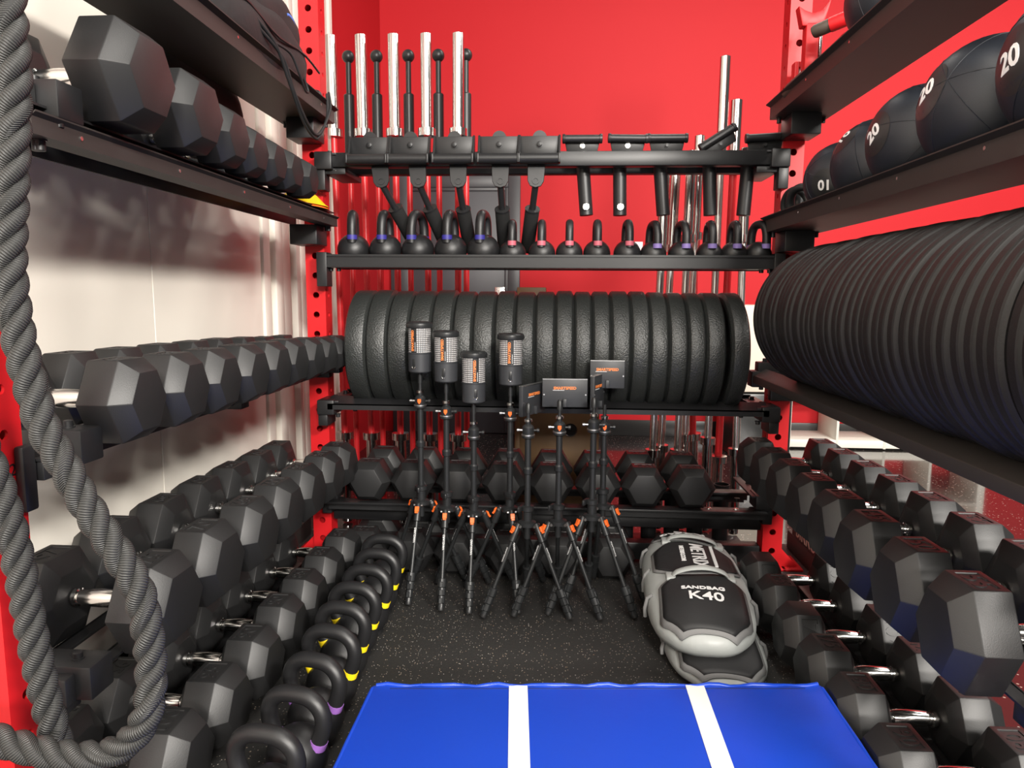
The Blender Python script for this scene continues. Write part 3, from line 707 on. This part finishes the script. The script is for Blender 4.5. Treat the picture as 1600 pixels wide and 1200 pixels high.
# bar holder: a plate with short tubes
o = thing('bar_holder', 'black floor holder with short tubes for upright bars', 'bar holder', (0, 0, 0))
MB().box(.34, .86, .27, .335, .19, .205).build('front_plate', 'black', o, bev=.002)
for i, x in enumerate((.36, .46, .56, .66, .77)):
    link('holder_tube', MB().lathe([(.030, .0), (.034, .0), (.034, .262), (.030, .262)], 24, 'Z', (x, .30, 0), loop=True).mesh('holder_tube', smooth=30), 'black', o)
MB().box(.32, .86, .22, .36, .0, .012).build('base_plate', 'black', o, bev=.002)

# ------------------------------------------------------------------ speed-gate tripods
def tripod(x, y, a0, zsp, ztop, label, head='round', col_r=.0105):
    o = thing('tripod', label, 'tripod', (x, y, 0), (0, 0, 0), 'speed gate tripods')
    # ztop = top of the threaded stud
    link('centre_column', MB().cyl((0, 0, zsp - .05), (0, 0, ztop - .10), col_r, 16).mesh('centre_column'), 'plastic', o)
    link('column_collar', MB().lathe([(.0115, -.012), (.015, -.010), (.016, .006), (.012, .012)], 18, 'Z', (0, 0, zsp + .62 * (ztop - .10 - zsp))).mesh('column_collar'), 'plastic', o)
    sp = MB().lathe([(.020, -.008), (.030, -.005), (.030, .008), (.016, .014), (.016, .045), (.021, .048), (.021, .062), (.012, .066)], 20, 'Z', (0, 0, zsp))
    s_o = link('spider', sp.mesh('spider', smooth=30), 'plastic', o)
    link('lock_lever', MB().box(-.004, .034, -.024, -.014, .044, .064).mesh('lock_lever', .004), 'plastic', s_o, (0, 0, zsp), (0, 0, a0 + .6))
    hz = ztop - .105
    hd = link('ball_head', MB().lathe([(.016, 0), (.021, .003), (.021, .008), (.017, .010), (.0195, .016), (.0195, .038), (.015, .044), (.009, .048), (.009, .054), (.013, .058), (.013, .063), (.006, .067), (.006, .105)], 22, 'Z', (0, 0, hz)).mesh('ball_head', smooth=30), 'plastic', o)
    link('lock_ring', MB().lathe([(.0205, 0), (.0225, .001), (.0225, .005), (.0205, .006)], 28, 'Z', (0, 0, hz + .009)).mesh('lock_ring'), 'silver', hd)
    link('neck_ring', MB().lathe([(.010, .054), (.0135, .0565), (.0135, .0645), (.007, .068)], 18, 'Z', (0, 0, hz)).mesh('neck_ring'), 'chrome', hd)
    for s, rr in ((-1, .0055), (1, .007)):
        link('knob', MB().lathe([(.004, 0), (.004, s * .010), (rr, s * .011), (rr, s * .019)], 14, 'X', (s * .018, 0, hz + .027)).mesh('knob'), 'silver' if s < 0 else 'plastic', hd)
    if head == 'round':
        mb = MB(); mb.prism([(-.006, .036), (.006, .036), (.0065, .026), (0, .017), (-.0065, .026)], -.0212, -.0192, 'Y'); link('logo', mb.mesh('logo', .0008, 1), 'orange', hd, (0, 0, hz))
    for k in range(3):
        a = a0 + k * 2 * PI / 3; c = Vector((math.cos(a), math.sin(a), 0)); n = Vector((-math.sin(a), math.cos(a), 0))
        A = c * .036 + Vector((0, 0, zsp)); B = c * .168 + Vector((0, 0, .0105)); d = (B - A).normalized(); Ln = (B - A).length
        lg = link('leg', MB().tube([A + d * .045, A + d * (Ln * .70)], .0072, 12).mesh('leg'), 'plastic', o)
        mb = MB(); mb.tube([A - d * .008, A - d * .004, A + d * .03, A + d * .055, A + d * .057], [.008, .0105, .0115, .0125, .009], 14)
        link('hinge_sleeve', mb.mesh('hinge_sleeve', smooth=40), 'plastic', lg)
        for s in (-1, 1):
            P = A + n * (s * .0125)
            link('hinge_bolt', MB().cyl(P - n * s * .002, P + n * s * .004, .0048, 12).mesh('hinge_bolt'), 'silver', lg)
        up_ = n.cross(d); up_ = up_ if up_.z > 0 else -up_
        q = Matrix((n, d, n.cross(d))).transposed().to_4x4()
        mb = MB(); mb.box(-.0075, .0075, .006, .024, .0, .007); mb.box(-.006, .006, .024, .030, .002, .009)
        sg = 1 if n.cross(d).z > 0 else -1
        q = Matrix((n, d, n.cross(d) * sg)).transposed().to_4x4(); q.translation = A + n.cross(d) * sg * .0105
        cl = link('angle_clip', mb.mesh('angle_clip', .001, 1), 'orange', lg); cl.matrix_basis = q
        # folded lower sections with flip locks
        lk = MB(); P0 = A + d * (Ln * .68)
        path = []; rr = []
        for i_, (f0, f1, r1) in enumerate(((0, .27, .0155), (.28, .52, .0145), (.53, .76, .0130), (.77, .93, .0115))):
            l2 = Ln * .32
            path += [P0 + d * (l2 * f0), P0 + d * (l2 * f0 + .001), P0 + d * (l2 * f1 - .001), P0 + d * (l2 * f1)]; rr += [r1 * .8, r1, r1, r1 * .8]
        lk.tube(path, rr, 12); link('leg_lock', lk.mesh('leg_lock', smooth=30), 'plastic', lg)
        for i_ in range(3):
            P = P0 + d * (Ln * .32 * (.10 + .25 * i_))
            mb = MB(); mb.box(-.006, .006, 0, .019, 0, .006); b_ = link('flip_lever', mb.mesh('flip_lever', .0015, 1), 'plastic', lg)
            q2 = Matrix((n, d, n.cross(d) * sg)).transposed().to_4x4(); q2.translation = P + n.cross(d) * sg * .011; b_.matrix_basis = q2
        link('rubber_foot', MB().tube([B - d * .026, B - d * .006, B - d * .001], [.009, .0125, .011], 14).mesh('rubber_foot', smooth=40), 'rubber', lg)
        tx = link('lettering', text_mesh('VANGUARD', .0095, .0002, .0001), None, lg)
        z3 = n.cross(d) * sg; x3 = -d; y3 = z3.cross(x3)
        q3 = Matrix((x3, y3, z3)).transposed().to_4x4(); q3.translation = A + d * .105 + z3 * .0075; tx.matrix_basis = q3
    return o
def timing_light(x, y, z, rz, label):
    o = thing('timing_light', label, 'timing light', (x, y, z), (0, 0, rz), 'speed gate sensor heads')
    link('base', MB().lathe([(.010, -.004), (.036, 0), (.040, .004), (.041, .066), (.0425, .068), (.0425, .071), (.039, .072)], 36).mesh('base', smooth=30), 'grey', o)
    mb = MB(); n = 48; rs = []
    for zz in (.071, .156):
        rs.append([(.0395 * math.cos(2 * PI * j / n), .0395 * math.sin(2 * PI * j / n), zz) for j in range(n + 1)])
    mb.rings(rs, closed=False, cap0=False, cap1=False)
    for i_ in range(2):
        for j in range(n + 1): mb.uv[i_ * (n + 1) + j] = (j / n, i_)
    link('lens', mb.mesh('lens', smooth=60, fix=False), 'grid', o)
    link('cap', MB().lathe([(.039, .155), (.046, .157), (.0475, .163), (.046, .172), (.040, .177), (.030, .178), (.002, .178)], 36).mesh('cap', smooth=30), 'plastic', o)
    mb = MB(); rs = []
    for zz in (.0715, .1555): rs.append([(.0402 * math.cos(a), .0402 * math.sin(a), zz) for a in [-PI / 2 + (q - 4) * .07 for q in range(9)]])
    mb.rings(rs, closed=False, cap0=False, cap1=False); st_ = link('label_strip', mb.mesh('label_strip', smooth=60), 'plastic', o)
    link('lettering', text_mesh('SMARTSPEED', .0125, .0002, .0003, 'oprint'), None, st_, (-.0035, -.0407, .113), (PI / 2, R(-90), 0))
    link('tagline', MB().box(-.0006, .0006, -.0004, 0, -.016, .016).mesh('tagline'), 'print', st_, (.006, -.0405, .092))
    b_ = link('port', MB().box(-.006, .006, -.0415, -.037, .020, .050).mesh('port', .003), 'plastic', o)
    mb = MB().tube([(-.006, -.0415, .022), (-.004, -.0425, .017), (0, -.0428, .015), (.004, -.0425, .017), (.006, -.0415, .022)], .0013, 8); link('port_rim', mb.mesh('port_rim'), 'chrome', b_)
    link('socket', MB().lathe([(.008, -.040), (.008, -.003)], 14).mesh('socket'), 'plastic', o)
    return o
def reflector(x, y, z, rz, label, w_=.157, h_=.098):
    o = thing('reflector_plate', label, 'reflector', (x, y, z), (0, 0, rz), 'speed gate reflectors')
    link('shell', MB().box(-w_ / 2, w_ / 2, -.008, .008, -h_ / 2, h_ / 2).mesh('shell', .002), 'grey', o)
    link('top_edge', MB().box(-w_ / 2 + .001, w_ / 2 - .001, -.0085, .0085, h_ / 2 - .001, h_ / 2 + .0012).mesh('top_edge'), 'silver', o)
    tx = link('lettering', text_mesh('SMARTSPEED', .0135, .0003, .0004, 'oprint'), None, o, (0, -.0084, h_ * .18), (PI / 2, 0, 0))
    link('tagline', MB().box(-.042, -.002, -.0086, -.008, h_ * .10, h_ * .115).mesh('tagline'), 'print', o)
    for s in (-1, 1): link('screw', MB().lathe([(.0028, -.0082), (.0028, -.0095)], 10, 'Y', (s * w_ * .46, 0, -.005)).mesh('screw'), 'silver', o)
    link('mount_arm', MB().box(-.006, .006, -.02, -.008, -h_ / 2 + .002, -h_ / 2 + .03).mesh('mount_arm', .001), 'grey', o)
    return o
FR = -PI / 2
TP = [(-.437, -.285, FR - .10, .325, .775), (-.338, -.322, FR + .02, .315, .745), (-.240, -.335, FR + .02, .305, .675), (-.113, -.325, FR + .25, .32, .742),
      (-.046, -.435, FR - PI / 3 + .04, .305, .705), (.058, -.425, FR - PI / 3, .31, .715), (.172, -.405, FR - PI / 3, .325, .722), (.213, -.325, FR - PI / 3 + .1, .34, .70)]
TL = ['tripod with light head farthest left, beside the kettlebells', 'second light tripod from the kettlebells', 'third light tripod from kettlebells, carrying the lowest light head',
      'fourth light tripod, next to the reflector tripods', 'tripod with bare stud beside the tilted small reflector', 'tripod with bare stud in front of the larger low reflector',
      'tripod with bare stud and clamp left of the rearmost reflector tripod', 'rearmost right tripod that holds the highest reflector, near the sandbag']
for i, (x, y, a, zs, ztp) in enumerate(TP):
    tripod(x, y, a, zs, ztp, TL[i], head='round' if i not in (2, 4, 6) else 'plain')
LZ = [(0, .80, -.35), (1, .772, -.06), (2, .703, .30), (3, .765, .05)]
LL = ['black timing light with grid lens, farthest left and highest', 'black timing light with grid lens, second from left', 'black timing light with grid lens, lowest of the four', 'black timing light with grid lens, standing apart on the right']
for (i, z, rz), lb in zip(LZ, LL): timing_light(TP[i][0], TP[i][1], z, rz, lb)
reflector(-.038, -.30, .712, R(62), 'thin dark reflector seen nearly edge-on left of the large low reflector', h_=.105)
reflector(.075, -.30, .735, R(2), 'dark rectangular reflector with orange lettering standing behind a bare tripod stud')
reflector(.190, -.26, .735, R(66), 'small dark reflector turned edge-on in front of the highest reflector', w_=.10, h_=.12)
reflector(.225, -.235, .795, R(0), 'highest dark rectangular reflector with orange lettering, right of the others', w_=.122)
for i, (x, y, z) in enumerate(((-.046, -.435, .705), (.058, -.425, .715), (.172, -.405, .722))):
    o = tag(link('stud_cap', MB().lathe([(.0095, -.032), (.0095, -.004), (.006, .002), (.001, .003)], 16).mesh('stud_cap', smooth=40), 'plastic', None, (x, y, z + .012)), 'black screw-on cap on the ' + ORD[i] + ' bare tripod stud from left', 'cap', 'caps on bare studs')

# ------------------------------------------------------------------ sandbags
def sandbag(loc, rz, a, b, hgt, label, prints, zoff=0.0):
    o = thing('sandbag', label, 'sandbag', loc, (0, 0, rz))
    def height(x, y):
        q = min(1, abs(x / a) ** 2.6 + abs(y / b) ** 3.2)
        wob = .006 * math.sin(9 * y + 3 * x) * math.cos(14 * x + 2)
        return hgt * .42 + (hgt * .58) * (1 - q) ** .55 + wob * (1 - q)
    n = 64; rs = []
    for t, zz in ((.80, 0), (.93, hgt * .05), (1.0, hgt * .25), (1.0, hgt * .42)):
        ring = []
        for j in range(n):
            an = 2 * PI * j / n; c, s_ = math.cos(an), math.sin(an)
            e1, e2 = 2 / 2.6, 2 / 3.2
            x = a * t * math.copysign(abs(c) ** e1, c); y = b * t * math.copysign(abs(s_) ** e2, s_)
            ring.append((x * (1 + .015 * math.sin(7 * an)), y, zz))
        rs.append(ring)
    for t in (.97, .9, .8, .65, .45, .2, .03):
        ring = []
        for j in range(n):
            an = 2 * PI * j / n; c, s_ = math.cos(an), math.sin(an)
            x = a * t * math.copysign(abs(c) ** (2 / 2.6), c); y = b * t * math.copysign(abs(s_) ** (2 / 3.2), s_)
            ring.append((x, y, height(x, y)))
        rs.append(ring)
    link('body', MB().rings(rs).mesh('body', smooth=70), 'sandgrey', o)
    def panel(pts_fn, name, m_, lift, nx=14, ny=16):
        mb = MB(); top = []
        for i_ in range(ny + 1):
            row_ = []
            for j in range(nx + 1):
                x, y = pts_fn(j / nx, i_ / ny)
                row_.append((x, y, height(x, y) + lift + .003 * math.sin(25 * x + 11 * y)))
            top.append(row_)
        mb.rings(top, closed=False, cap0=False, cap1=False)
        p = link(name, mb.mesh(name, smooth=70), m_, o)
        md = p.modifiers.new('thick', 'SOLIDIFY'); md.thickness = .004; md.offset = 1
        return p
    def octo(yc, hw, hl):
        def fn(u, v):
            y = yc - hl + 2 * hl * v
            e = abs(2 * v - 1); wd = hw * (1 - .42 * max(0, (e - .55) / .45))
            return (wd * (2 * u - 1), y)
        return fn
    yc3 = (-b * .62, b * .08, b * .72); hl3 = (b * .325, b * .32, b * .21); hw3 = (a * .72, a * .78, a * .72)
    for yc, hl, hw in zip(yc3, hl3, hw3):
        panel(octo(yc, hw + .008, hl + .010), 'piping', 'sanddark', .001)
        panel(octo(yc, hw, hl), 'black_panel', 'sandblack', .004)
    # carrying handles across the top
    for yh, x0, x1 in ((-b * .29, -a * .52, a * .56), (b * .47, -a * .50, a * .60)):
        mb = MB(); rs = []
        for i_ in range(13):
            u = i_ / 12; x = x0 + (x1 - x0) * u; zz = height(x, yh) + .006 + .020 * math.sin(PI * u) ** .5
            rs.append([(x, yh + .017 * math.cos(q), zz + .006 * math.sin(q)) for q in [2 * PI * k / 10 for k in range(10)]])
        mb.rings(rs); h_o = link('carry_handle', mb.mesh('carry_handle', smooth=60), 'sandgrey', o)
        for x in (x0, x1):
            link('handle_anchor', MB().box(x - .016, x + .016, yh - .026, yh + .026, height(x, yh) - .004, height(x, yh) + .012).mesh('handle_anchor', .005), 'sandgrey', h_o)
    # side straps
    for s in (-1, 1):
        for yy in (-.45, 0, .5):
            path = [(s * a * 1.0, b * yy, hgt * .15), (s * a * 1.012, b * yy, hgt * .35), (s * a * .97, b * yy, hgt * .60), (s * a * .88, b * yy, height(s * a * .88, b * yy) + .004)]
            link('side_strap', MB().tube(path, .006, 8).mesh('side_strap', smooth=60), 'sanddark', o)
    for txt, size, x, y, rot, sx_ in prints:
        me = text_mesh(txt, size, .0006, .0008).copy(); bm = bmesh.new(); bm.from_mesh(me)
        bmesh.ops.subdivide_edges(bm, edges=[e for e in bm.edges if e.calc_length() > .02], cuts=2); bm.to_mesh(me); bm.free()
        cr, sr = math.cos(rot), math.sin(rot)
        for v in me.vertices:
            px_, py_ = v.co.x * sx_, v.co.y; X = x + px_ * cr - py_ * sr; Y = y + px_ * sr + py_ * cr
            v.co = (X, Y, height(X, Y) + .0115 + .003 * math.sin(25 * X + 11 * Y) + v.co.z)
        link('lettering', me, None, o)
    return o
sandbag((.525, -.56, 0), R(-1), .150, .375, .088, 'lower grey and black sandbag showing under the lettered one', [])
sb = sandbag((.510, -.475, .070), R(-5), .165, .415, .135, 'grey and black sandbag lettered K40 lying on top by the blue mat',
        [('SANDBAG', .024, .0, -.222, 0, 1.15), ('K40', .060, .004, -.268, 0, 1.05), ('SANDBAG', .036, -.01, .262, PI, 1.1), ('K40', .065, .01, .310, PI, 1.1), ('METRIX', .066, .012, .035, -PI / 2, .95), ('METRIX.COM', .020, -.038, .05, -PI / 2, 1.1)])
link('print_bar', MB().box(.056, .066, -.06, .12, .143, .1475).mesh('print_bar'), 'print', sb)

# ------------------------------------------------------------------ blue mat
mt = thing('folding_mat', 'blue vinyl folded gym mat with two white stripes in the foreground', 'mat', (.1525, -1.171, 0), (0, 0, 0))
def mat_panel(z0, z1):
    mb = MB(); W_ = .53; n = 26
    mb.box(-W_, W_, -1.05, 0, z0, z1); mb.v = [(a, b + a * .0755, c) for a, b, c in mb.v]
    return mb
for i, (z0, z1) in enumerate(((.002, .056), (.058, .112), (.114, .170))):
    p = link('mat_panel', mat_panel(z0, z1).mesh('mat_panel', .014, 4, 50), 'blue', mt)
for x, w_, dxy in ((-.1855, .0215, .063), (.2255, .0215, -.004)):
    mb = MB(); rs = []
    for i_ in range(18):
        y = -.014 - 1.02 * i_ / 17; xx = x + dxy * (i_ / 17)
        rs.append([(xx - w_, y + xx * .0755, .1702), (xx + w_, y + xx * .0755, .1702), (xx + w_, y + xx * .0755, .1716), (xx - w_, y + xx * .0755, .1716)])
    mb.rings(rs); link('white_stripe', mb.mesh('white_stripe'), 'stripe', mt)
path = [(-.515 + 1.03 * i_ / 40, (-.515 + 1.03 * i_ / 40) * .0755 - .010 + .003 * math.sin(i_ * 1.9), .1685 + .0025 * math.sin(i_ * 1.3)) for i_ in range(41)]
link('seam_piping', MB().tube(path, .0055, 8).mesh('seam_piping', smooth=60), 'blue', mt)
for s in (-1, 1): link('seam_piping', MB().tube([(s * .522, s * .0394 - .02 - .05 * i_, .167 + .001 * math.sin(i_ * 2.1)) for i_ in range(21)], .0045, 8).mesh('seam_piping', smooth=60), 'blue', mt)
ss = MB().box(-.48, .48, -.026, -.0245, .1700, .1706); ss.v = [(a, b + a * .0755, c) for a, b, c in ss.v]; link('seam_stitch', ss.mesh('seam_stitch'), 'base', mt)

# ------------------------------------------------------------------ battle rope
def unproj(px, py, Y):
    d = fw + r_ * ((px - 800) / F_PX) + u_ * ((600 - py) / F_PX); t = (Y - CAM.y) / d.y
    return CAM + d * t
def smooth_path(pts, step=.006):
    P = [pts[0]] + pts + [pts[-1]]; out = []
    for i_ in range(1, len(P) - 2):
        p0, p1, p2, p3 = P[i_ - 1], P[i_], P[i_ + 1], P[i_ + 2]; n = max(2, int((p2 - p1).length / step))
        for k in range(n):
            t = k / n
            out.append(.5 * ((2 * p1) + (p2 - p0) * t + (2 * p0 - 5 * p1 + 4 * p2 - p3) * t * t + (3 * p1 - p0 - 3 * p2 + p3) * t ** 3))
    out.append(P[-2]); return out
def rope(o, pts, r=.0215, pitch=.105):
    P = smooth_path(pts); n = len(P)
    T = [(P[min(i_ + 1, n - 1)] - P[max(i_ - 1, 0)]).normalized() for i_ in range(n)]
    N = (Vector((0, 1, 0)) - T[0] * T[0].y).normalized(); fr_ = []
    for i_ in range(n):
        N = (N - T[i_] * N.dot(T[i_])).normalized(); fr_.append((N.copy(), T[i_].cross(N)))
    for k in range(3):
        L = 0; path = []
        for i_ in range(n):
            if i_: L += (P[i_] - P[i_ - 1]).length
            a = 2 * PI * L / pitch + k * 2 * PI / 3
            path.append(P[i_] + (fr_[i_][0] * math.cos(a) + fr_[i_][1] * math.sin(a)) * r * .52)
        link('strand', MB().tube(path, r * .56, 10, uv=True).mesh('strand', smooth=80), 'rope', o)
rp_ = thing('battle_rope', 'thick black twisted battle rope looped over the front of left rack', 'rope')
A_ = [(10, -160), (12, 0), (21, 100), (20, 200), (17, 300), (14, 400), (20, 470), (32, 540), (50, 610), (69, 670), (102, 730), (135, 790), (178, 856), (214, 916), (230, 983), (236, 1048), (232, 1105), (210, 1150), (168, 1177), (110, 1182), (54, 1172), (0, 1157), (-60, 1135)]
rope(rp_, [unproj(x, y, -1.775 + (.0 if y < 1100 else -.02)) for x, y in A_])
B_ = [(-120, 560), (-50, 650), (-8, 745), (10, 800), (26, 865), (38, 925), (48, 980), (58, 1030), (70, 1085), (84, 1140), (100, 1200), (112, 1260)]
rope(rp_, [unproj(x, y, -1.735) for x, y in B_])

# ------------------------------------------------------------------ things on the left shelves
bg = thing('sports_bag', 'black sports bag with blue arc print on the top left shelf', 'bag', (0, 0, 0))
def blob(y0, y1, x0, x1, z0, z1, name, m_, par, n=18, e=3.0, tilt=0.0, seed=1):
    rnd = random.Random(seed); mb = MB(); rs = []
    ks = [rnd.uniform(-1, 1) for _ in range(8)]
    for i_ in range(n + 1):
        u = i_ / n; s_ = (1 - abs(2 * u - 1) ** 4) ** .4 if 0 < u < 1 else .25
        s_ = max(.25, s_); ring = []
        for j in range(28):
            a = 2 * PI * j / 28; c, q = math.cos(a), math.sin(a)
            wob = 1 + .05 * math.sin(3 * a + 9 * u + ks[0]) + .03 * math.sin(5 * a - 14 * u + ks[1])
            x = (x0 + x1) / 2 + (x1 - x0) / 2 * math.copysign(abs(c) ** (2 / e), c) * s_ * wob
            z = z0 + (z1 - z0) / 2 * (1 + math.copysign(abs(q) ** (2 / e), q) * (wob if q > 0 else 1)) * (s_ if q > 0 else 1) + tilt * u
            ring.append((x, y0 + (y1 - y0) * u, max(z0, z)))
        rs.append(ring)
    return link(name, mb.rings(rs).mesh(name, smooth=70), m_, par)
blob(-1.0, -.20, -1.0, -.80, 1.718, 1.93, 'body', 'bag', bg, seed=3)
blob(-.76, -.24, -.985, -.82, 1.84, 2.0, 'pocket', 'bag', bg, seed=5)
arc = [Vector((-.838, -.40 + .045 * math.cos(a), 1.925 + .030 * math.sin(a))) for a in [R(q) for q in range(-70, 130, 15)]]
link('blue_print', MB().tube([(p.x + .012, p.y, p.z) for p in arc], .0055, 8).mesh('blue_print', smooth=60), 'bagblue', bg)
zp = [(-.80, -.90 + .07 * i_, 1.845 + .01 * math.sin(i_)) for i_ in range(11)]
link('zip', MB().tube(zp, .004, 6).mesh('zip'), 'plastic', bg)
def hang(pts, r=.005, name='drawstring'): link(name, MB().tube(smooth_path([Vector(p) for p in pts], .012), r, 8).mesh(name, smooth=60), 'bag', bg)
hang([(-.80, -.72, 1.83), (-.785, -.62, 1.79), (-.785, -.52, 1.71), (-.79, -.40, 1.63), (-.79, -.30, 1.60), (-.79, -.24, 1.62), (-.785, -.17, 1.70), (-.80, -.12, 1.79)])
hang([(-.80, -.70, 1.81), (-.782, -.58, 1.77), (-.782, -.50, 1.70), (-.782, -.41, 1.64), (-.785, -.31, 1.61), (-.785, -.23, 1.64), (-.78, -.15, 1.73), (-.80, -.10, 1.80)])
hang([(-.79, -.62, 1.80), (-.78, -.52, 1.80), (-.775, -.46, 1.755), (-.78, -.40, 1.725), (-.785, -.36, 1.735), (-.79, -.38, 1.77)], .004)
tag(link('equipment_case', MB().box(-.10, .08, -.055, .055, 0, .085).mesh('equipment_case', .02, 3), 'plastic', None, (-.90, -.115, 1.7175), (0, 0, R(12))), 'small black equipment case at the back end of the top left shelf', 'case')
b2 = thing('drawstring_bag', 'limp black bag hanging between top left shelf and cream wall', 'bag', (0, 0, 0))
blob(-.86, -.27, -1.135, -1.015, 1.545, 1.80, 'body', 'bag', b2, seed=9, e=2.4)
link('drawstring', MB().tube(smooth_path([Vector(p) for p in ((-1.05, -.80, 1.77), (-1.04, -.87, 1.74), (-1.04, -.90, 1.66), (-1.06, -.86, 1.60))], .012), .006, 8).mesh('drawstring', smooth=60), 'bag', b2)
def disc(z, r, m_, label, dx=0):
    me = MB().lathe([(.026, .045), (.030, .046), (r * .55, .034), (r * .9, .006), (r, .002), (r, .0), (r * .88, .003), (r * .53, .030), (.026, .042)], 36, loop=True).mesh('marker_disc', smooth=50)
    tag(link('marker_disc', me, m_, None, (-.885 + dx, -.185, z), (0, R(6), 0)), label, 'marker cone', 'marker discs on the upper left tray')
disc(1.386, .098, 'discorange', 'orange marker disc under the yellow one on upper left tray')
disc(1.394, .094, 'yellow', 'yellow marker disc stacked on orange one at the end of upper left tray', .003)

# ------------------------------------------------------------------ things on the top right shelf
o = thing('fork_stand', 'red steel attachment with forked top on the top right shelf', 'gym attachment', (.885, -.17, 1.7175))
MB().box(-.022, .022, -.022, .022, 0, .265).build('post', 'red', o, bev=.006)
mb = MB(); mb.prism([(-.05, .32), (-.035, .255), (.035, .255), (.058, .345), (.03, .305), (0, .295), (-.028, .305)], -.02, .02, 'Y'); mb.build('fork', 'red', o, bev=.004)
MB().box(.024, .034, -.018, .018, .0, .25).build('chrome_strip', 'chrome', o, bev=.003)
MB().box(-.045, .045, -.045, .045, 0, .006).build('foot', 'red', o, bev=.002)
o = thing('dip_bar', 'red steel arm with dark grip end above the top right shelf', 'gym attachment', (.905, -.30, 1.7175))
link('grip', MB().tube([(-.045, .03, .205), (-.04, .025, .207), (-.005, -.005, .215), (0, -.008, .216)], [.018, .021, .021, .018], 16).mesh('grip', smooth=40), 'grip', o)
link('arm', MB().tube([(-.004, -.006, .215), (.04, -.04, .225), (.115, -.075, .25)], .023, 14).mesh('arm', smooth=50), 'red', o)
MB().box(.075, .115, -.095, -.055, 0, .25).build('post', 'red', o, bev=.005)
o = thing('handle_frame', 'red steel frame with grey window lying behind fork stand on top right shelf', 'gym attachment', (.93, -.08, 1.7175))
mb = MB(); mb.box(-.07, -.055, -.02, .02, 0, .17); mb.box(.055, .07, -.02, .02, 0, .17); mb.box(-.055, .055, -.02, .02, .15, .17); mb.box(-.055, .055, -.02, .02, 0, .012); mb.build('frame', 'red', o, bev=.004)
MB().box(-.055, .015, -.004, .004, .012, .15).build('pane', 'silver', o); MB().box(.015, .055, -.004, .004, .012, .15).build('dark_pane', 'plastic', o)
tag(link('wrapped_box', MB().box(-.045, .045, -.06, .06, 0, .21).mesh('wrapped_box', .006), 'wrap', None, (.962, -.47, 1.7175)), 'grey plastic wrapped box beside the top right ball', 'box')
o = thing('curved_dip_bar', 'low red arm with dark end lying on the top right shelf lip', 'gym attachment', (.85, -.40, 1.7175))
link('arm', MB().tube([(-.015, .10, .060), (0, -.05, .072), (.01, -.16, .085)], .021, 14).mesh('arm', smooth=50), 'red', o)
link('grip', MB().tube([(-.03, .235, .045), (-.026, .20, .050), (-.015, .10, .060)], [.020, .0235, .0235], 14).mesh('grip', smooth=40), 'grip', o)
MB().box(-.02, .03, -.10, -.06, 0, .06).build('foot', 'red', o, bev=.004)

# ------------------------------------------------------------------ beyond the rack
o = thing('cube_shelf', 'white open cube shelving unit against the red back wall', 'shelving', (0, 0, 0))
x0, x1, yf, yb = 1.695, 3.06, 2.32, 2.68
for i, x in enumerate((x0, 2.045, 2.375, 2.70, x1)):
    MB().box(x - (.025 if i in (0, 4) else .009), x + (.025 if i in (0, 4) else .009), yf, yb, .0, 1.05 if i == 0 else 1.05).build('divider', 'white', o, bev=.002)
for z in (.005, .36, .70, 1.03):
    MB().box(x0 + .02, x1 - .02, yf + .002, yb, z, z + (.055 if z in (.005, 1.03) else .022)).build('shelf_board', 'white', o, bev=.002)
tag(link('plyo_block', MB().box(-.17, .17, -.2, .2, 0, .58).mesh('plyo_block', .01, 3), 'cream', None, (1.40, 2.22, .435), (0, 0, R(3))), 'cream padded block standing on a dark base left of white shelving', 'block')
tag(link('black_crate', MB().box(-.19, .19, -.22, .22, 0, .435).mesh('black_crate', .01), 'base', None, (1.42, 2.23, -.008), (0, 0, R(3))), 'low black base under the cream padded block', 'box')
o = thing('plyo_box', 'dark brown plywood jump box behind the back rack', 'jump box', (.05, 1.0, -.008))
mb = MB(); mb.box(-.215, .215, -.2, .2, 0, .49); mb.build('panel', 'wood', o, bev=.004)
for s in (-1, 1): MB().box(s * .20 - .012, s * .20 + .012, -.206, -.199, .01, .48).build('corner_joint', 'wood', o, bev=.002)
MB().lathe([(.03, -.203), (.034, -.206), (.034, -.199)], 20, 'Y', (.07, 0, .40)).build('grip_hole', 'base', o)
tag(link('wooden_crate', MB().box(-.105, .105, -.1, .1, 0, 1.135).mesh('wooden_crate', .006), 'wood', None, (-.145, 2.50, -.008)), 'tall narrow brown wooden crate by the door frame', 'crate')
tag(link('wall_sign', MB().box(-.06, .06, -.003, 0, -.015, .015).mesh('wall_sign', .002), 'print', None, (1.885, WY - .001, 1.418)), 'small white lettered sign on red wall above the thin plates', 'sign')
sg_ = bpy.data.objects['wall_sign']; link('lettering', text_mesh('LIFETIME', .02, .0005, 0, 'black'), None, sg_, (0, -.0035, 0), (PI / 2, 0, 0))
tag(link('wall_tag', MB().box(-.03, .03, -.003, 0, -.04, .04).mesh('wall_tag', .002), 'print', None, (.648, WY - .001, 1.434)), 'small white tag on red wall behind the purple banded kettlebells', 'sign')
